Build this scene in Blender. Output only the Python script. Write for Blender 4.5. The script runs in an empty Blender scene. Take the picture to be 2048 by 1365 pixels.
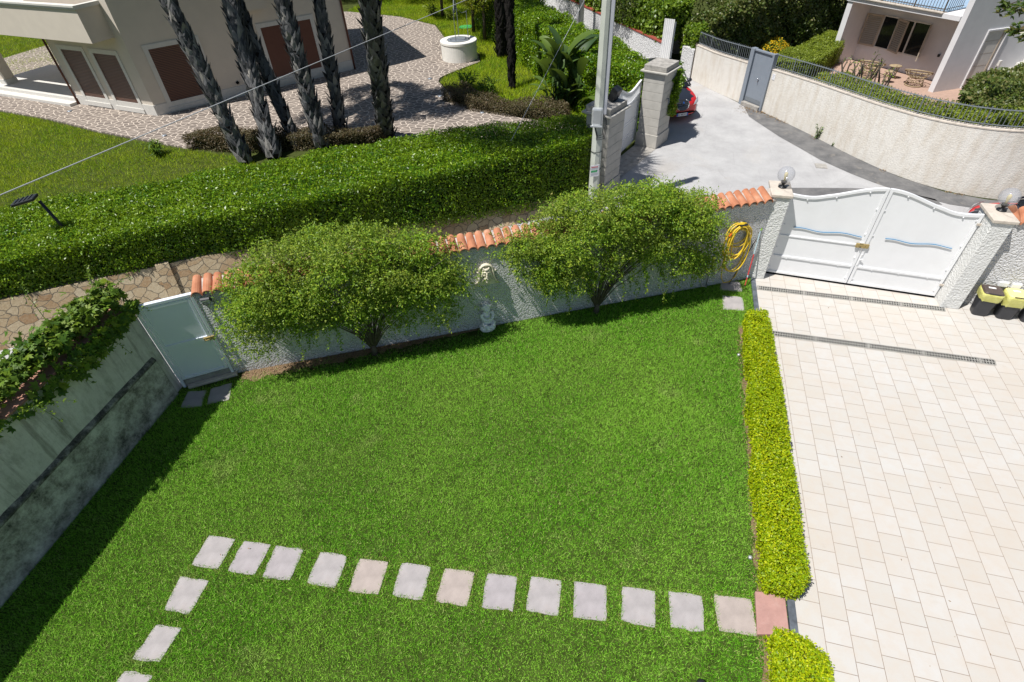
import bpy, math, random
import numpy as np
from mathutils import Vector, Matrix
random.seed(7); RNG = np.random.default_rng(11)
SC = bpy.context.scene; COL = SC.collection
R_ = math.radians
# ------------------------------------------------------------------ camera, sky, sun, exposure
cam = bpy.data.cameras.new('camera'); camo = bpy.data.objects.new('camera', cam); COL.objects.link(camo)
cam.sensor_width = 36; cam.lens = 36 * 1075.2 / 2048; cam.clip_end = 500; cam.clip_start = .05
RM = [[0.96717853, 0.25161961, -0.03540151], [0.14390071, -0.65721816, -0.73983571], [-0.20942369, 0.71045891, -0.67185553]]
m = Matrix.Identity(4)
for i in range(3):
    m[i][0] = RM[0][i]; m[i][1] = -RM[1][i]; m[i][2] = -RM[2][i]
m.translation = Vector((-2.732, -6.088, 7.791)); camo.matrix_world = m
SC.camera = camo
SUN_AZ, SUN_EL = 41.0, 62.5          # direction the light travels (from +X towards +Y), height of the sun
w = bpy.data.worlds.new('World'); SC.world = w; w.use_nodes = True
nt = w.node_tree; nt.nodes.clear()
sky = nt.nodes.new('ShaderNodeTexSky'); sky.sky_type = 'NISHITA'; sky.sun_disc = False
sky.sun_elevation = R_(SUN_EL); sky.sun_rotation = R_(90 - (SUN_AZ + 180)); sky.air_density = 1.2; sky.dust_density = .6; sky.ozone_density = 1.2
bg = nt.nodes.new('ShaderNodeBackground'); bg.inputs[1].default_value = .056
wo = nt.nodes.new('ShaderNodeOutputWorld'); nt.links.new(sky.outputs[0], bg.inputs[0]); nt.links.new(bg.outputs[0], wo.inputs[0])
sl = bpy.data.lights.new('sun', 'SUN'); sl.energy = 5.0; sl.angle = R_(.53); sl.color = (1, .968, .925)
so = bpy.data.objects.new('sun', sl); COL.objects.link(so)
sd = Vector((math.cos(R_(SUN_AZ)) * math.cos(R_(SUN_EL)), math.sin(R_(SUN_AZ)) * math.cos(R_(SUN_EL)), -math.sin(R_(SUN_EL))))
so.rotation_euler = sd.to_track_quat('-Z', 'Y').to_euler(); so.location = (-20, -20, 40)
SC.view_settings.view_transform = 'Standard'; SC.view_settings.look = 'None'
SC.view_settings.exposure = 0.3; SC.view_settings.gamma = 1
SC.cycles.max_bounces = 6; SC.cycles.transparent_max_bounces = 8
# ------------------------------------------------------------------ helpers
WO = {}
def tag(o, label=None, cat=None, group=None, kind=None):
    if label: o['label'] = label
    if cat: o['category'] = cat
    if group: o['group'] = group
    if kind: o['kind'] = kind
    return o
def thing(name, label, cat, loc=(0, 0, 0), group=None):
    o = bpy.data.objects.new(name, None); COL.objects.link(o); o.location = loc; o.empty_display_size = .1
    WO[o.name] = Vector(loc); return tag(o, label, cat, group)
def link(me, name, parent=None, loc=None):
    o = bpy.data.objects.new(name, me); COL.objects.link(o)
    if parent is not None:
        o.parent = parent; WO[o.name] = WO[parent.name]
    else:
        WO[o.name] = Vector(loc or (0, 0, 0)); o.location = WO[o.name]
    return o
def copy_tree(o, loc, parent=None):
    c = o.copy(); COL.objects.link(c)
    if parent is None: c.location = loc
    else: c.parent = parent
    for ch in o.children: copy_tree(ch, loc, c)
    return c
def rot_to(d):
    return Vector(d).normalized().to_track_quat('Z', 'Y').to_matrix()
class MB:
    def __init__(s): s.v = []; s.f = []; s.mi = []; s.m = 0
    def add(s, vs, fs):
        b = len(s.v); s.v += [tuple(p) for p in vs]; s.f += [tuple(b + i for i in f) for f in fs]; s.mi += [s.m] * len(fs); return s
    def box(s, c, size, fr=None, M=None):
        x, y, z = [k / 2 for k in size]; vs = []
        for dz in (-z, z):
            for dx, dy in ((-x, -y), (x, -y), (x, y), (-x, y)):
                p = Vector((dx, dy, dz))
                if M is not None: p = M @ p
                p = p + Vector(c); vs.append(fr(*p) if fr else p)
        return s.add(vs, [(3, 2, 1, 0), (4, 5, 6, 7), (0, 1, 5, 4), (1, 2, 6, 5), (2, 3, 7, 6), (3, 0, 4, 7)])
    def prism(s, poly, z0, z1, fr=None):
        n = len(poly); z0s = z0 if hasattr(z0, '__len__') else [z0] * n; z1s = z1 if hasattr(z1, '__len__') else [z1] * n
        vs = [(p[0], p[1], a) for p, a in zip(poly, z0s)] + [(p[0], p[1], a) for p, a in zip(poly, z1s)]
        if fr: vs = [fr(*p) for p in vs]
        return s.add(vs, [tuple(range(n))[::-1], tuple(range(n, 2 * n))] + [(i, (i + 1) % n, n + (i + 1) % n, n + i) for i in range(n)])
    def slab(s, outline, d0, d1, fr):          # outline in (s,z), extruded along d
        n = len(outline); vs = [fr(a, d0, b) for a, b in outline] + [fr(a, d1, b) for a, b in outline]
        return s.add(vs, [tuple(range(n))[::-1], tuple(range(n, 2 * n))] + [(i, (i + 1) % n, n + (i + 1) % n, n + i) for i in range(n)])
    def tube(s, path, r, seg=8, caps=True):
        path = [Vector(p) for p in path]; n = len(path); rs = r if hasattr(r, '__len__') else [r] * n; vs = []
        up = None
        for i, p in enumerate(path):
            t = (path[min(i + 1, n - 1)] - path[max(i - 1, 0)]).normalized()
            if up is None: up = t.orthogonal().normalized()
            up = (up - t * up.dot(t)).normalized(); sd_ = t.cross(up)
            for k in range(seg):
                a = 2 * math.pi * k / seg; vs.append(p + (up * math.cos(a) + sd_ * math.sin(a)) * rs[i])
        fs = [(i * seg + k, i * seg + (k + 1) % seg, (i + 1) * seg + (k + 1) % seg, (i + 1) * seg + k) for i in range(n - 1) for k in range(seg)]
        if caps: fs += [tuple(range(seg))[::-1], tuple(range((n - 1) * seg, n * seg))]
        return s.add(vs, fs)
    def lathe(s, prof, seg=24, c=(0, 0, 0), M=None):
        vs = []
        for r, z in prof:
            for k in range(seg):
                a = 2 * math.pi * k / seg; p = Vector((r * math.cos(a), r * math.sin(a), z))
                if M is not None: p = M @ p
                vs.append(p + Vector(c))
        n = len(prof); fs = [(i * seg + k, i * seg + (k + 1) % seg, (i + 1) * seg + (k + 1) % seg, (i + 1) * seg + k) for i in range(n - 1) for k in range(seg)]
        fs += [tuple(range(seg))[::-1], tuple(range((n - 1) * seg, n * seg))]
        return s.add(vs, fs)
    def ball(s, c, r, seg=16, M=None, jit=0):
        r3 = r if hasattr(r, '__len__') else (r, r, r); vs = []; n = seg // 2 + 1
        for i in range(n):
            t = math.pi * i / (n - 1)
            for k in range(seg):
                a = 2 * math.pi * k / seg; j = 1 + jit * (random.random() - .5) * (0 < i < n - 1)
                p = Vector((r3[0] * math.sin(t) * math.cos(a) * j, r3[1] * math.sin(t) * math.sin(a) * j, -r3[2] * math.cos(t) * j))
                if M is not None: p = M @ p
                vs.append(p + Vector(c))
        return s.add(vs, [(i * seg + k, i * seg + (k + 1) % seg, (i + 1) * seg + (k + 1) % seg, (i + 1) * seg + k) for i in range(n - 1) for k in range(seg)])
    def grid(s, rows, closed=False):
        n, k = len(rows), len(rows[0]); vs = [p for r in rows for p in r]; kk = k if closed else k - 1
        return s.add(vs, [(i * k + j, i * k + (j + 1) % k, (i + 1) * k + (j + 1) % k, (i + 1) * k + j) for i in range(n - 1) for j in range(kk)])
    def build(s, name, mat, parent=None, loc=(0, 0, 0), smooth=False, bevel=0, sub=0, merge=False):
        o_ = WO[parent.name] if parent is not None else Vector(loc)
        me = bpy.data.meshes.new(name); me.from_pydata([Vector(p) - o_ for p in s.v], [], s.f)
        for mm in (mat if isinstance(mat, (list, tuple)) else [mat]): me.materials.append(mm)
        if isinstance(mat, (list, tuple)): me.polygons.foreach_set('material_index', s.mi)
        if merge or sub:
            import bmesh
            b = bmesh.new(); b.from_mesh(me); bmesh.ops.remove_doubles(b, verts=b.verts, dist=1e-4); bmesh.ops.recalc_face_normals(b, faces=b.faces); b.to_mesh(me); b.free()
        if smooth: me.polygons.foreach_set('use_smooth', [True] * len(me.polygons))
        me.update(); o = link(me, name, parent, loc)
        if bevel:
            md = o.modifiers.new('bevel', 'BEVEL'); md.width = bevel; md.segments = 2; md.limit_method = 'ANGLE'; md.angle_limit = R_(40)
        if sub:
            md = o.modifiers.new('sub', 'SUBSURF'); md.levels = sub; md.render_levels = sub
        return o
def frame(A, ang):
    c, s_ = math.cos(R_(ang)), math.sin(R_(ang))
    return lambda a, d, z: Vector((A[0] + c * a + s_ * d, A[1] + s_ * a - c * d, z))   # a along, d towards the viewer's side, z up
def ang_of(A, B): return math.degrees(math.atan2(B[1] - A[1], B[0] - A[0]))
def dist(A, B): return math.hypot(B[0] - A[0], B[1] - A[1])
# fast numpy meshes -------------------------------------------------
def npmesh(name, V, F, mat, parent=None, loc=(0, 0, 0), rnd=None, smooth=False):
    o_ = np.array(WO[parent.name] if parent is not None else loc); V = (V - o_).astype(np.float32)
    me = bpy.data.meshes.new(name); k = F.shape[1]; nf = len(F)
    me.vertices.add(len(V)); me.vertices.foreach_set('co', V.ravel())
    me.loops.add(nf * k); me.loops.foreach_set('vertex_index', F.ravel().astype(np.int32))
    me.polygons.add(nf); me.polygons.foreach_set('loop_start', np.arange(0, nf * k, k, dtype=np.int32))
    if rnd is not None:
        at = me.attributes.new('rnd', 'FLOAT', 'POINT'); at.data.foreach_set('value', rnd.astype(np.float32))
    me.update(calc_edges=True); me.materials.append(mat)
    return link(me, name, parent, loc)
def unit(a): return a / np.maximum(np.linalg.norm(a, axis=1, keepdims=True), 1e-9)
def nz(P, f, seed=0):
    r = np.random.default_rng(seed); o = np.zeros(len(P))
    for k in range(5):
        d = r.normal(size=3); d /= np.linalg.norm(d); ff = f * (1 + .55 * k); o += np.sin(P @ d * ff + r.uniform(0, 6.28)) / (1 + .35 * k)
    return o / 2.2
def leaf_arrays(P, N, L, W, wob=.7, fold=.12, D=None):
    n = len(P); Nn = unit(N + RNG.normal(size=(n, 3)) * wob)
    r = RNG.normal(size=(n, 3)) if D is None else D
    D = unit(r - (r * Nn).sum(1, keepdims=True) * Nn); S = np.cross(Nn, D)
    L = np.broadcast_to(L, (n,))[:, None]; W = np.broadcast_to(W, (n,))[:, None]
    v = np.empty((n, 4, 3)); v[:, 0] = P; mid = P + D * L * .48; v[:, 1] = mid + S * W * .5 + Nn * L * fold; v[:, 2] = P + D * L; v[:, 3] = mid - S * W * .5 + Nn * L * fold
    return v.reshape(-1, 3), np.arange(n * 4).reshape(n, 4)
def leaves(name, P, N, L, W, mat, parent=None, wob=.7, loc=(0, 0, 0), D=None, fold=.12, rnd=None):
    V, F = leaf_arrays(P, N, L, W, wob, fold, D); q = RNG.random(len(P)) if rnd is None else rnd
    return npmesh(name, V, F, mat, parent, loc, np.repeat(q, 4))
def inpoly(P, poly):
    x, y = P[:, 0], P[:, 1]; c = np.zeros(len(P), bool); n = len(poly)
    for i in range(n):
        x1, y1 = poly[i][:2]; x2, y2 = poly[(i + 1) % n][:2]
        if y1 == y2: continue
        c ^= ((y1 > y) != (y2 > y)) & (x < (x2 - x1) * (y - y1) / (y2 - y1) + x1)
    return c
def sample_poly(poly, dens):
    a = np.array([p[:2] for p in poly]); lo, hi = a.min(0), a.max(0); n = int(np.prod(hi - lo) * dens)
    P = RNG.uniform(lo, hi, (n, 2)); return P[inpoly(P, poly)]
def inset(poly, d):
    n = len(poly); out = []; area = sum(poly[i][0] * poly[(i + 1) % n][1] - poly[(i + 1) % n][0] * poly[i][1] for i in range(n)); sg = 1 if area > 0 else -1
    for i in range(n):
        p0, p, p1 = Vector(poly[i - 1][:2]), Vector(poly[i][:2]), Vector(poly[(i + 1) % n][:2])
        e0 = (p - p0).normalized(); e1 = (p1 - p).normalized(); n0 = Vector((-e0.y, e0.x)) * sg; n1 = Vector((-e1.y, e1.x)) * sg
        b = (n0 + n1); b = b / max(b.dot(n0), .35) if b.length > 1e-6 else n0; out.append((p.x + b.x * d, p.y + b.y * d))
    return out
def hedge(name, label, cat, poly, z0, z1, mat, core, L=.06, W=.028, dens=1400, depth=.1, amp=.07, freq=2.2, group=None, seed=1, round_=.12, wob=.75, ztop=None, zbot=None, sides=None, up=.25, extra_top=1.0):
    """clipped or loose hedge: leaves over the side and top faces of a plan polygon, round a dark twiggy core"""
    c = np.mean(np.array([p[:2] for p in poly]), 0); root = thing(name, label, cat, (float(c[0]), float(c[1]), 0 if z0 < .3 else z0), group)
    zt = ztop or (lambda x, y: np.full_like(x, z1)); zb = zbot or (lambda x, y: np.full_like(x, z0))
    Ps, Ns = [], []; n = len(poly); area = sum(poly[i][0] * poly[(i + 1) % n][1] - poly[(i + 1) % n][0] * poly[i][1] for i in range(n)); sg = 1 if area > 0 else -1
    for i in range(n):
        if sides is not None and i not in sides: continue
        a, b = np.array(poly[i][:2]), np.array(poly[(i + 1) % n][:2]); l = np.linalg.norm(b - a)
        k = int(l * (z1 - z0) * dens); t = RNG.random(k); q = a + (b - a) * t[:, None]; e = (b - a) / l
        lo, hi = zb(q[:, 0], q[:, 1]), zt(q[:, 0], q[:, 1]); z = lo + (hi - lo) * RNG.random(k)
        nn = np.array([e[1], -e[0], 0]) * sg; P = np.column_stack([q, z]); N = np.tile(nn, (k, 1))
        edge = np.clip(1 - (hi - z) / max(round_, .01), 0, 1); P -= N * (edge ** 2 * round_)[:, None]; N = unit(N + np.array([0, 0, up]) + edge[:, None] * np.array([0, 0, 1.]))
        Ps.append(P); Ns.append(N)
    q = sample_poly(poly, dens * 1.0 * extra_top); P = np.column_stack([q, zt(q[:, 0], q[:, 1])]); Ps.append(P); Ns.append(np.tile([0, 0, 1.], (len(P), 1)))
    P = np.concatenate(Ps); N = np.concatenate(Ns)
    P = P + N * (nz(P, freq, seed) * amp + nz(P, freq * 3.3, seed + 5) * amp * .55 - RNG.random(len(P)) ** 1.6 * depth)[:, None]
    s = np.exp(RNG.normal(size=len(P)) * .22)
    leaves('foliage', P, N, L * s, W * s, mat, root, wob)
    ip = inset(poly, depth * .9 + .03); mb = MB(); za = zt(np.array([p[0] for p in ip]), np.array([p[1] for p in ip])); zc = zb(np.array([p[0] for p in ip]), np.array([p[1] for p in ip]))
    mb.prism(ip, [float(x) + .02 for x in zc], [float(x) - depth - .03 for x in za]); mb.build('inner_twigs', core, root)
    return root
def grass(name, poly, dens, h, wd, mat, holes=(), z=0., lean=.8, label=None, thin=None, patch=0):
    P = sample_poly(poly, dens)
    for hp in holes: P = P[~inpoly(P, hp)]
    if thin is not None: P = P[RNG.random(len(P)) > thin(P)]
    n = len(P); a = RNG.uniform(0, 6.283, n); ln = RNG.random(n) ** .7 * lean; hh = h * np.exp(RNG.normal(size=n) * .25)
    if patch: hh = hh * (1 + patch * nz(np.column_stack([P, P[:, :1] * 0]), 1.7, 3))
    b = RNG.uniform(0, 6.283, n); B = np.column_stack([P, np.full(n, z)])
    d = np.column_stack([np.cos(b), np.sin(b), np.zeros(n)]) * (wd / 2)
    tip = B + np.column_stack([np.cos(a) * np.sin(ln) * hh, np.sin(a) * np.sin(ln) * hh, np.cos(ln) * hh])
    V = np.stack([B - d, B + d, tip], 1).reshape(-1, 3)
    o = npmesh(name, V, np.arange(n * 3).reshape(n, 3), mat, None, (0, 0, 0), np.repeat(RNG.random(n), 3))
    return tag(o, label, 'grass', None, 'stuff')
# ------------------------------------------------------------------ materials
class NT:
    def __init__(s, name):
        s.m = bpy.data.materials.new(name); s.m.use_nodes = True; s.t = s.m.node_tree; s.t.nodes.clear()
        s.out = s.n('ShaderNodeOutputMaterial'); s.bs = s.n('ShaderNodeBsdfPrincipled'); s.l(s.bs.outputs[0], s.out.inputs[0])
        s.tc = s.n('ShaderNodeTexCoord').outputs['Object']
    def n(s, t, **k):
        x = s.t.nodes.new(t)
        for a, b in k.items(): setattr(x, a, b)
        return x
    def l(s, a, b): s.t.links.new(a, b)
    def put(s, sock, v):
        if hasattr(v, 'node') or isinstance(v, bpy.types.NodeSocket): s.l(v, sock)
        else: sock.default_value = (*v, 1) if hasattr(v, '__len__') and len(v) == 3 and sock.type == 'RGBA' else v
    def map(s, scale=(1, 1, 1), rot=(0, 0, 0), loc=(0, 0, 0), v=None):
        x = s.n('ShaderNodeMapping'); s.l(v or s.tc, x.inputs[0]); x.inputs['Scale'].default_value = scale; x.inputs['Rotation'].default_value = rot; x.inputs['Location'].default_value = loc; return x.outputs[0]
    def noise(s, sc, det=4, rough=.55, v=None, dist=0):
        x = s.n('ShaderNodeTexNoise'); s.l(v or s.tc, x.inputs['Vector']); x.inputs['Scale'].default_value = sc; x.inputs['Detail'].default_value = det; x.inputs['Roughness'].default_value = rough; x.inputs['Distortion'].default_value = dist; return x.outputs['Fac']
    def ramp(s, f, stops, interp='LINEAR'):
        x = s.n('ShaderNodeValToRGB'); s.put(x.inputs[0], f); e = x.color_ramp; e.interpolation = interp
        while len(e.elements) < len(stops): e.elements.new(.5)
        for el, (p, c) in zip(e.elements, stops): el.position = p; el.color = (*c, 1) if hasattr(c, '__len__') else (c, c, c, 1)
        return x.outputs[0]
    def mix(s, f, a, b, mode='MIX'):
        x = s.n('ShaderNodeMix', data_type='RGBA', blend_type=mode); s.put(x.inputs[0], f); s.put(x.inputs[6], a); s.put(x.inputs[7], b); return x.outputs[2]
    def math(s, op, a, b=0.):
        x = s.n('ShaderNodeMath', operation=op); s.put(x.inputs[0], a); s.put(x.inputs[1], b); return x.outputs[0]
    def attr(s, nm='rnd'):
        x = s.n('ShaderNodeAttribute'); x.attribute_name = nm; return x.outputs['Fac']
    def vor(s, sc, feat='F1', v=None, dim='3D', rnd=1):
        x = s.n('ShaderNodeTexVoronoi', feature=feat, voronoi_dimensions=dim); s.l(v or s.tc, x.inputs['Vector']); x.inputs['Scale'].default_value = sc; x.inputs['Randomness'].default_value = rnd; return x
    def bump(s, h, strength=.5, d=.01):
        x = s.n('ShaderNodeBump'); s.put(x.inputs['Height'], h); x.inputs['Strength'].default_value = strength; x.inputs['Distance'].default_value = d; s.l(x.outputs[0], s.bs.inputs['Normal'])
    def fin(s, col, rough=.8, spec=.3, metal=0):
        s.put(s.bs.inputs['Base Color'], col); s.put(s.bs.inputs['Roughness'], rough); s.bs.inputs['Specular IOR Level'].default_value = spec; s.bs.inputs['Metallic'].default_value = metal; return s.m
def simple(name, col, rough=.6, var=.12, sc=9, spec=.35, metal=0, bump=0, bsc=60, bd=.004, dirt=0, dcol=(.12, .1, .08)):
    t = NT(name); f = t.noise(sc, 5); c2 = tuple(x * (1 - var) for x in col); c3 = tuple(min(1, x * (1 + var * .6)) for x in col)
    c = t.ramp(f, [(.3, c2), (.7, c3)])
    if dirt:
        g = t.ramp(t.noise(sc * .7, 7, .7, dist=.6), [(.52, 0.), (.78, 1.)]); c = t.mix(t.math('MULTIPLY', g, dirt), c, dcol)
    if bump: t.bump(t.noise(bsc, 4), bump, bd)
    return t.fin(c, rough, spec, metal)
def leafm(name, cols, rough=.38, trans=.3, spec=.45, tcol=None):
    t = NT(name); r = t.attr(); n = len(cols); c = t.ramp(r, [(i / max(n - 1, 1), k) for i, k in enumerate(cols)])
    big = t.noise(1.3, 2); c = t.mix(t.math('MULTIPLY', t.ramp(big, [(.35, 0.), (.7, 1.)]), .35), c, cols[-1])
    t.put(t.bs.inputs['Base Color'], c); t.bs.inputs['Roughness'].default_value = rough; t.bs.inputs['Specular IOR Level'].default_value = spec
    tr = t.n('ShaderNodeBsdfTranslucent'); t.put(tr.inputs[0], t.mix(.55, c, tcol or (.25, .36, .03)))
    mx = t.n('ShaderNodeMixShader'); mx.inputs[0].default_value = trans; t.l(t.bs.outputs[0], mx.inputs[1]); t.l(tr.outputs[0], mx.inputs[2]); t.l(mx.outputs[0], t.out.inputs[0]); return t.m
def roughcast(name, col, sc=42, strength=.9, d=.014, stain=0, scol=(.3, .26, .2), top=None):
    t = NT(name); v = t.vor(sc, 'SMOOTH_F1'); n = t.noise(sc * .8, 4, .6); h = t.math('ADD', t.math('MULTIPLY', v.outputs[0], -.7), n)
    h = t.math('ADD', h, t.math('MULTIPLY', t.noise(3, 3), .8))
    c = t.ramp(t.noise(5, 5), [(.3, tuple(x * .93 for x in col)), (.7, col)])
    if stain:
        st = t.ramp(t.noise(1.6, 8, .68, v=t.map((2.4, 2.4, .5))), [(.44, 0.), (.66, 1.)]); c = t.mix(t.math('MULTIPLY', st, stain), c, scol)
    t.bump(h, strength, d); return t.fin(c, .9, .15)
M = {}
M['wallwhite'] = roughcast('white_roughcast', (.74, .735, .73), 30, 1., .075)
M['gatepost'] = roughcast('white_roughcast_post', (.70, .70, .68), 30, 1., .022, .1, (.45, .42, .36))
M['curvewall'] = roughcast('stained_cream_roughcast', (.70, .67, .615), 24, .5, .014, .36, (.42, .33, .22))
M['render'] = simple('smooth_white_render', (.66, .65, .66), .85, .05, 3, .15, bump=.25, bsc=35)
M['cream'] = simple('cream_render', (.61, .545, .465), .85, .04, 2.5, .15, bump=.15, bsc=50)
M['creamtrim'] = simple('pale_stone_trim', (.60, .58, .54), .7, .07, 8, .25)
M['limestone'] = simple('grey_limestone', (.44, .42, .38), .8, .12, 5, .2, bump=.2, dirt=.25, dcol=(.2, .19, .17))
M['capstone'] = simple('weathered_capstone', (.36, .34, .31), .9, .25, 7, .15, bump=.5, bsc=30, bd=.01, dirt=.75, dcol=(.06, .058, .055))
M['postcap'] = simple('lichened_cap', (.55, .49, .42), .85, .15, 8, .2, bump=.3, dirt=.7, dcol=(.13, .11, .09))
t = NT('stained_concrete_wall'); n1 = t.noise(3, 8, .7); c = t.ramp(n1, [(.3, (.50, .48, .48)), (.7, (.63, .605, .60))])
st = t.ramp(t.noise(2.6, 10, .78, v=t.map((1.6, 1.6, .55))), [(.49, 0.), (.66, 1.)]); c = t.mix(t.math('MULTIPLY', st, .5), c, (.12, .11, .09))
wv = t.ramp(t.noise(14, 6, .7), [(.5, 0.), (.75, 1.)]); c = t.mix(t.math('MULTIPLY', wv, .25), c, (.22, .2, .18)); dr = t.ramp(t.noise(2.2, 7, .7, v=t.map((3.2, 3.2, .22))), [(.54, 0.), (.66, 1.)]); c = t.mix(t.math('MULTIPLY', dr, .5), c, (.13, .12, .10)); t.bump(t.noise(40, 6, .7), .5, .012); M['leftwall'] = t.fin(c, .92, .12)
t = NT('moss_black_concrete'); n1 = t.noise(5, 8, .75); c = t.ramp(n1, [(.35, (.028, .027, .026)), (.5, (.12, .115, .105)), (.68, (.38, .37, .34))]); t.bump(t.noise(45, 6, .7), .7, .015); M['mould'] = t.fin(c, .95, .1)
t = NT('ledge_lower_concrete'); n1 = t.noise(3.2, 11, .8); c = t.ramp(n1, [(.34, (.055, .053, .048)), (.46, (.27, .26, .24)), (.62, (.58, .57, .54))]); t.bump(t.noise(45, 6, .7), .6, .012); M['lowerwall'] = t.fin(c, .95, .1)
M['brickcap'] = simple('terracotta_coping_slab', (.42, .22, .16), .85, .2, 9, .2, bump=.3, dirt=.35)
t = NT('terracotta_tile'); c = t.ramp(t.noise(4.3, 3), [(.3, (.36, .14, .075)), (.55, (.46, .20, .11)), (.75, (.54, .29, .19))]); d = t.ramp(t.noise(22, 5, .7), [(.6, 0.), (.8, 1.)]); c = t.mix(t.math('MULTIPLY', d, .35), c, (.42, .36, .3)); t.bump(t.noise(60, 3), .2, .004); M['tile'] = t.fin(c, .8, .2)
M['mortar'] = simple('grey_mortar', (.46, .42, .38), .95, .2, 14, .1, bump=.4)
def stones(name, sc, cols, joint, jw, rot, bumpd, ang_scale=(1, 1, 1), warp=.25):
    t = NT(name); v = t.map(ang_scale, rot); nn = t.n('ShaderNodeTexNoise'); t.l(v, nn.inputs['Vector']); nn.inputs['Scale'].default_value = sc * .8
    vv = t.n('ShaderNodeVectorMath', operation='MULTIPLY_ADD'); t.l(nn.outputs['Color'], vv.inputs[0]); vv.inputs[1].default_value = (warp / sc,) * 3; t.l(v, vv.inputs[2]); vec = vv.outputs[0]
    e = t.vor(sc, 'DISTANCE_TO_EDGE', vec, '2D'); f = t.vor(sc, 'F1', vec, '2D'); sp = t.n('ShaderNodeSeparateColor'); t.l(f.outputs['Color'], sp.inputs[0])
    c = t.ramp(sp.outputs[0], [(i / (len(cols) - 1), k) for i, k in enumerate(cols)]); c = t.mix(.35, c, t.ramp(t.noise(sc * 3, 6, .65), [(.3, cols[0]), (.7, cols[-1])]))
    j = t.ramp(e.outputs['Distance'], [(jw * .7, 1.), (jw * 1.25, 0.)]); c = t.mix(j, c, joint)
    h = t.math('ADD', t.math('MULTIPLY', j, -1.), t.math('MULTIPLY', t.noise(sc * 5, 5), .3)); t.bump(h, .7, bumpd); return t.fin(c, .85, .2)
M['stonewall'] = stones('tan_rubble_stone', 6.0, [(.27, .155, .075), (.39, .285, .165), (.45, .36, .23), (.51, .44, .31)], (.20, .165, .12), .04, (R_(90), 0, R_(-36.7)), .03, (.85, 1.15, 1), .7)
M['crazy'] = stones('crazy_paving', 3.3, [(.15, .125, .108), (.19, .16, .138), (.245, .208, .178), (.20, .165, .14)], (.58, .50, .42), .055, (0, 0, R_(20)), .006, (1, 1.25, 1), .35)
t = NT('cream_driveway_tiles'); sw = t.n('ShaderNodeSeparateXYZ'); t.l(t.tc, sw.inputs[0]); cb = t.n('ShaderNodeCombineXYZ'); t.l(t.math('ADD', sw.outputs[1], 33.), cb.inputs[0]); t.l(t.math('ADD', sw.outputs[0], 6.6), cb.inputs[1])
b = t.n('ShaderNodeTexBrick'); t.l(cb.outputs[0], b.inputs['Vector']); b.inputs['Scale'].default_value = 1; b.inputs['Brick Width'].default_value = .33; b.inputs['Row Height'].default_value = .33; b.inputs['Mortar Size'].default_value = .0042; b.inputs['Mortar Smooth'].default_value = .3; b.inputs['Bias'].default_value = 0
b.inputs['Color1'].default_value = (.475, .455, .42, 1); b.inputs['Color2'].default_value = (.505, .49, .465, 1); b.inputs['Mortar'].default_value = (.20, .145, .11, 1); b.offset = .5; b.offset_frequency = 2
c = t.mix(t.math('MULTIPLY', t.ramp(t.noise(5.5, 7, .65), [(.4, 0.), (.72, 1.)]), .42), b.outputs['Color'], (.49, .41, .33)); c = t.mix(t.math('MULTIPLY', t.ramp(t.noise(.5, 3), [(.4, 0.), (.7, 1.)]), .3), c, (.47, .39, .31))
c = t.mix(t.math('MULTIPLY', t.ramp(t.noise(2.1, 6, .7), [(.62, 0.), (.72, 1.)]), .2), c, (.36, .29, .22)); t.bump(t.math('MULTIPLY', b.outputs['Fac'], -1.), .5, .004); M['drive'] = t.fin(c, .62, .25)
t = NT('pale_concrete_road'); c = t.ramp(t.noise(1.1, 9, .7), [(.3, (.35, .345, .345)), (.7, (.47, .465, .46))]); p = t.ramp(t.noise(.35, 5, .6, dist=.8), [(.56, 0.), (.68, 1.)]); c = t.mix(t.math('MULTIPLY', p, .35), c, (.40, .35, .29)); g = t.ramp(t.noise(130, 2), [(.3, .8), (.7, 1.1)]); c = t.mix(1., c, g, 'MULTIPLY')
cr = t.vor(.9, 'DISTANCE_TO_EDGE', t.map((1, 1, 1)), '2D'); k = t.ramp(cr.outputs['Distance'], [(.0, 1.), (.008, 0.)]); c = t.mix(t.math('MULTIPLY', k, .3), c, (.16, .15, .14)); t.bump(t.noise(90, 5, .7), .5, .006); M['road'] = t.fin(c, .92, .15)
t = NT('worn_dark_asphalt'); c = t.ramp(t.noise(2, 8, .7), [(.35, (.105, .105, .107)), (.7, (.20, .195, .19))]); c = t.mix(t.math('MULTIPLY', t.ramp(t.noise(1.3, 8, .7, dist=.6), [(.58, 0.), (.66, 1.)]), .55), c, (.30, .27, .23)); t.bump(t.noise(120, 4), .6, .006); M['asphalt'] = t.fin(c, .95, .15)
M['soil'] = simple('lawn_soil', (.05, .075, .015), .95, .5, 6, .05, bump=.6, bsc=40, bd=.02)
t = NT('dry_soil'); c = t.ramp(t.noise(16, 7, .7), [(.3, (.10, .065, .035)), (.6, (.24, .165, .10)), (.75, (.36, .27, .18))]); t.bump(t.noise(60, 5), .8, .02); M['drysoil'] = t.fin(c, .95, .1)
M['slab'] = simple('worn_pale_stone_slab', (.35, .325, .32), .85, .17, 4.5, .2, bump=.35, bsc=70, dirt=.25, dcol=(.33, .24, .2))
M['slabpink'] = simple('worn_pinkish_stone_slab', (.37, .315, .285), .85, .16, 5, .2, bump=.35, bsc=70, dirt=.2, dcol=(.33, .27, .25))
M['slabmauve'] = simple('worn_mauve_stone_slab', (.34, .312, .316), .85, .16, 5, .2, bump=.35, bsc=70, dirt=.3, dcol=(.25, .19, .2))
M['pinkstep'] = simple('pink_step_slab', (.40, .23, .20), .85, .12, 10, .2, bump=.3, bsc=40, dirt=.2, dcol=(.6, .5, .45))
M['slate'] = simple('dark_slate_kerb', (.10, .115, .135), .7, .45, 9, .35, bump=.2)
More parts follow.
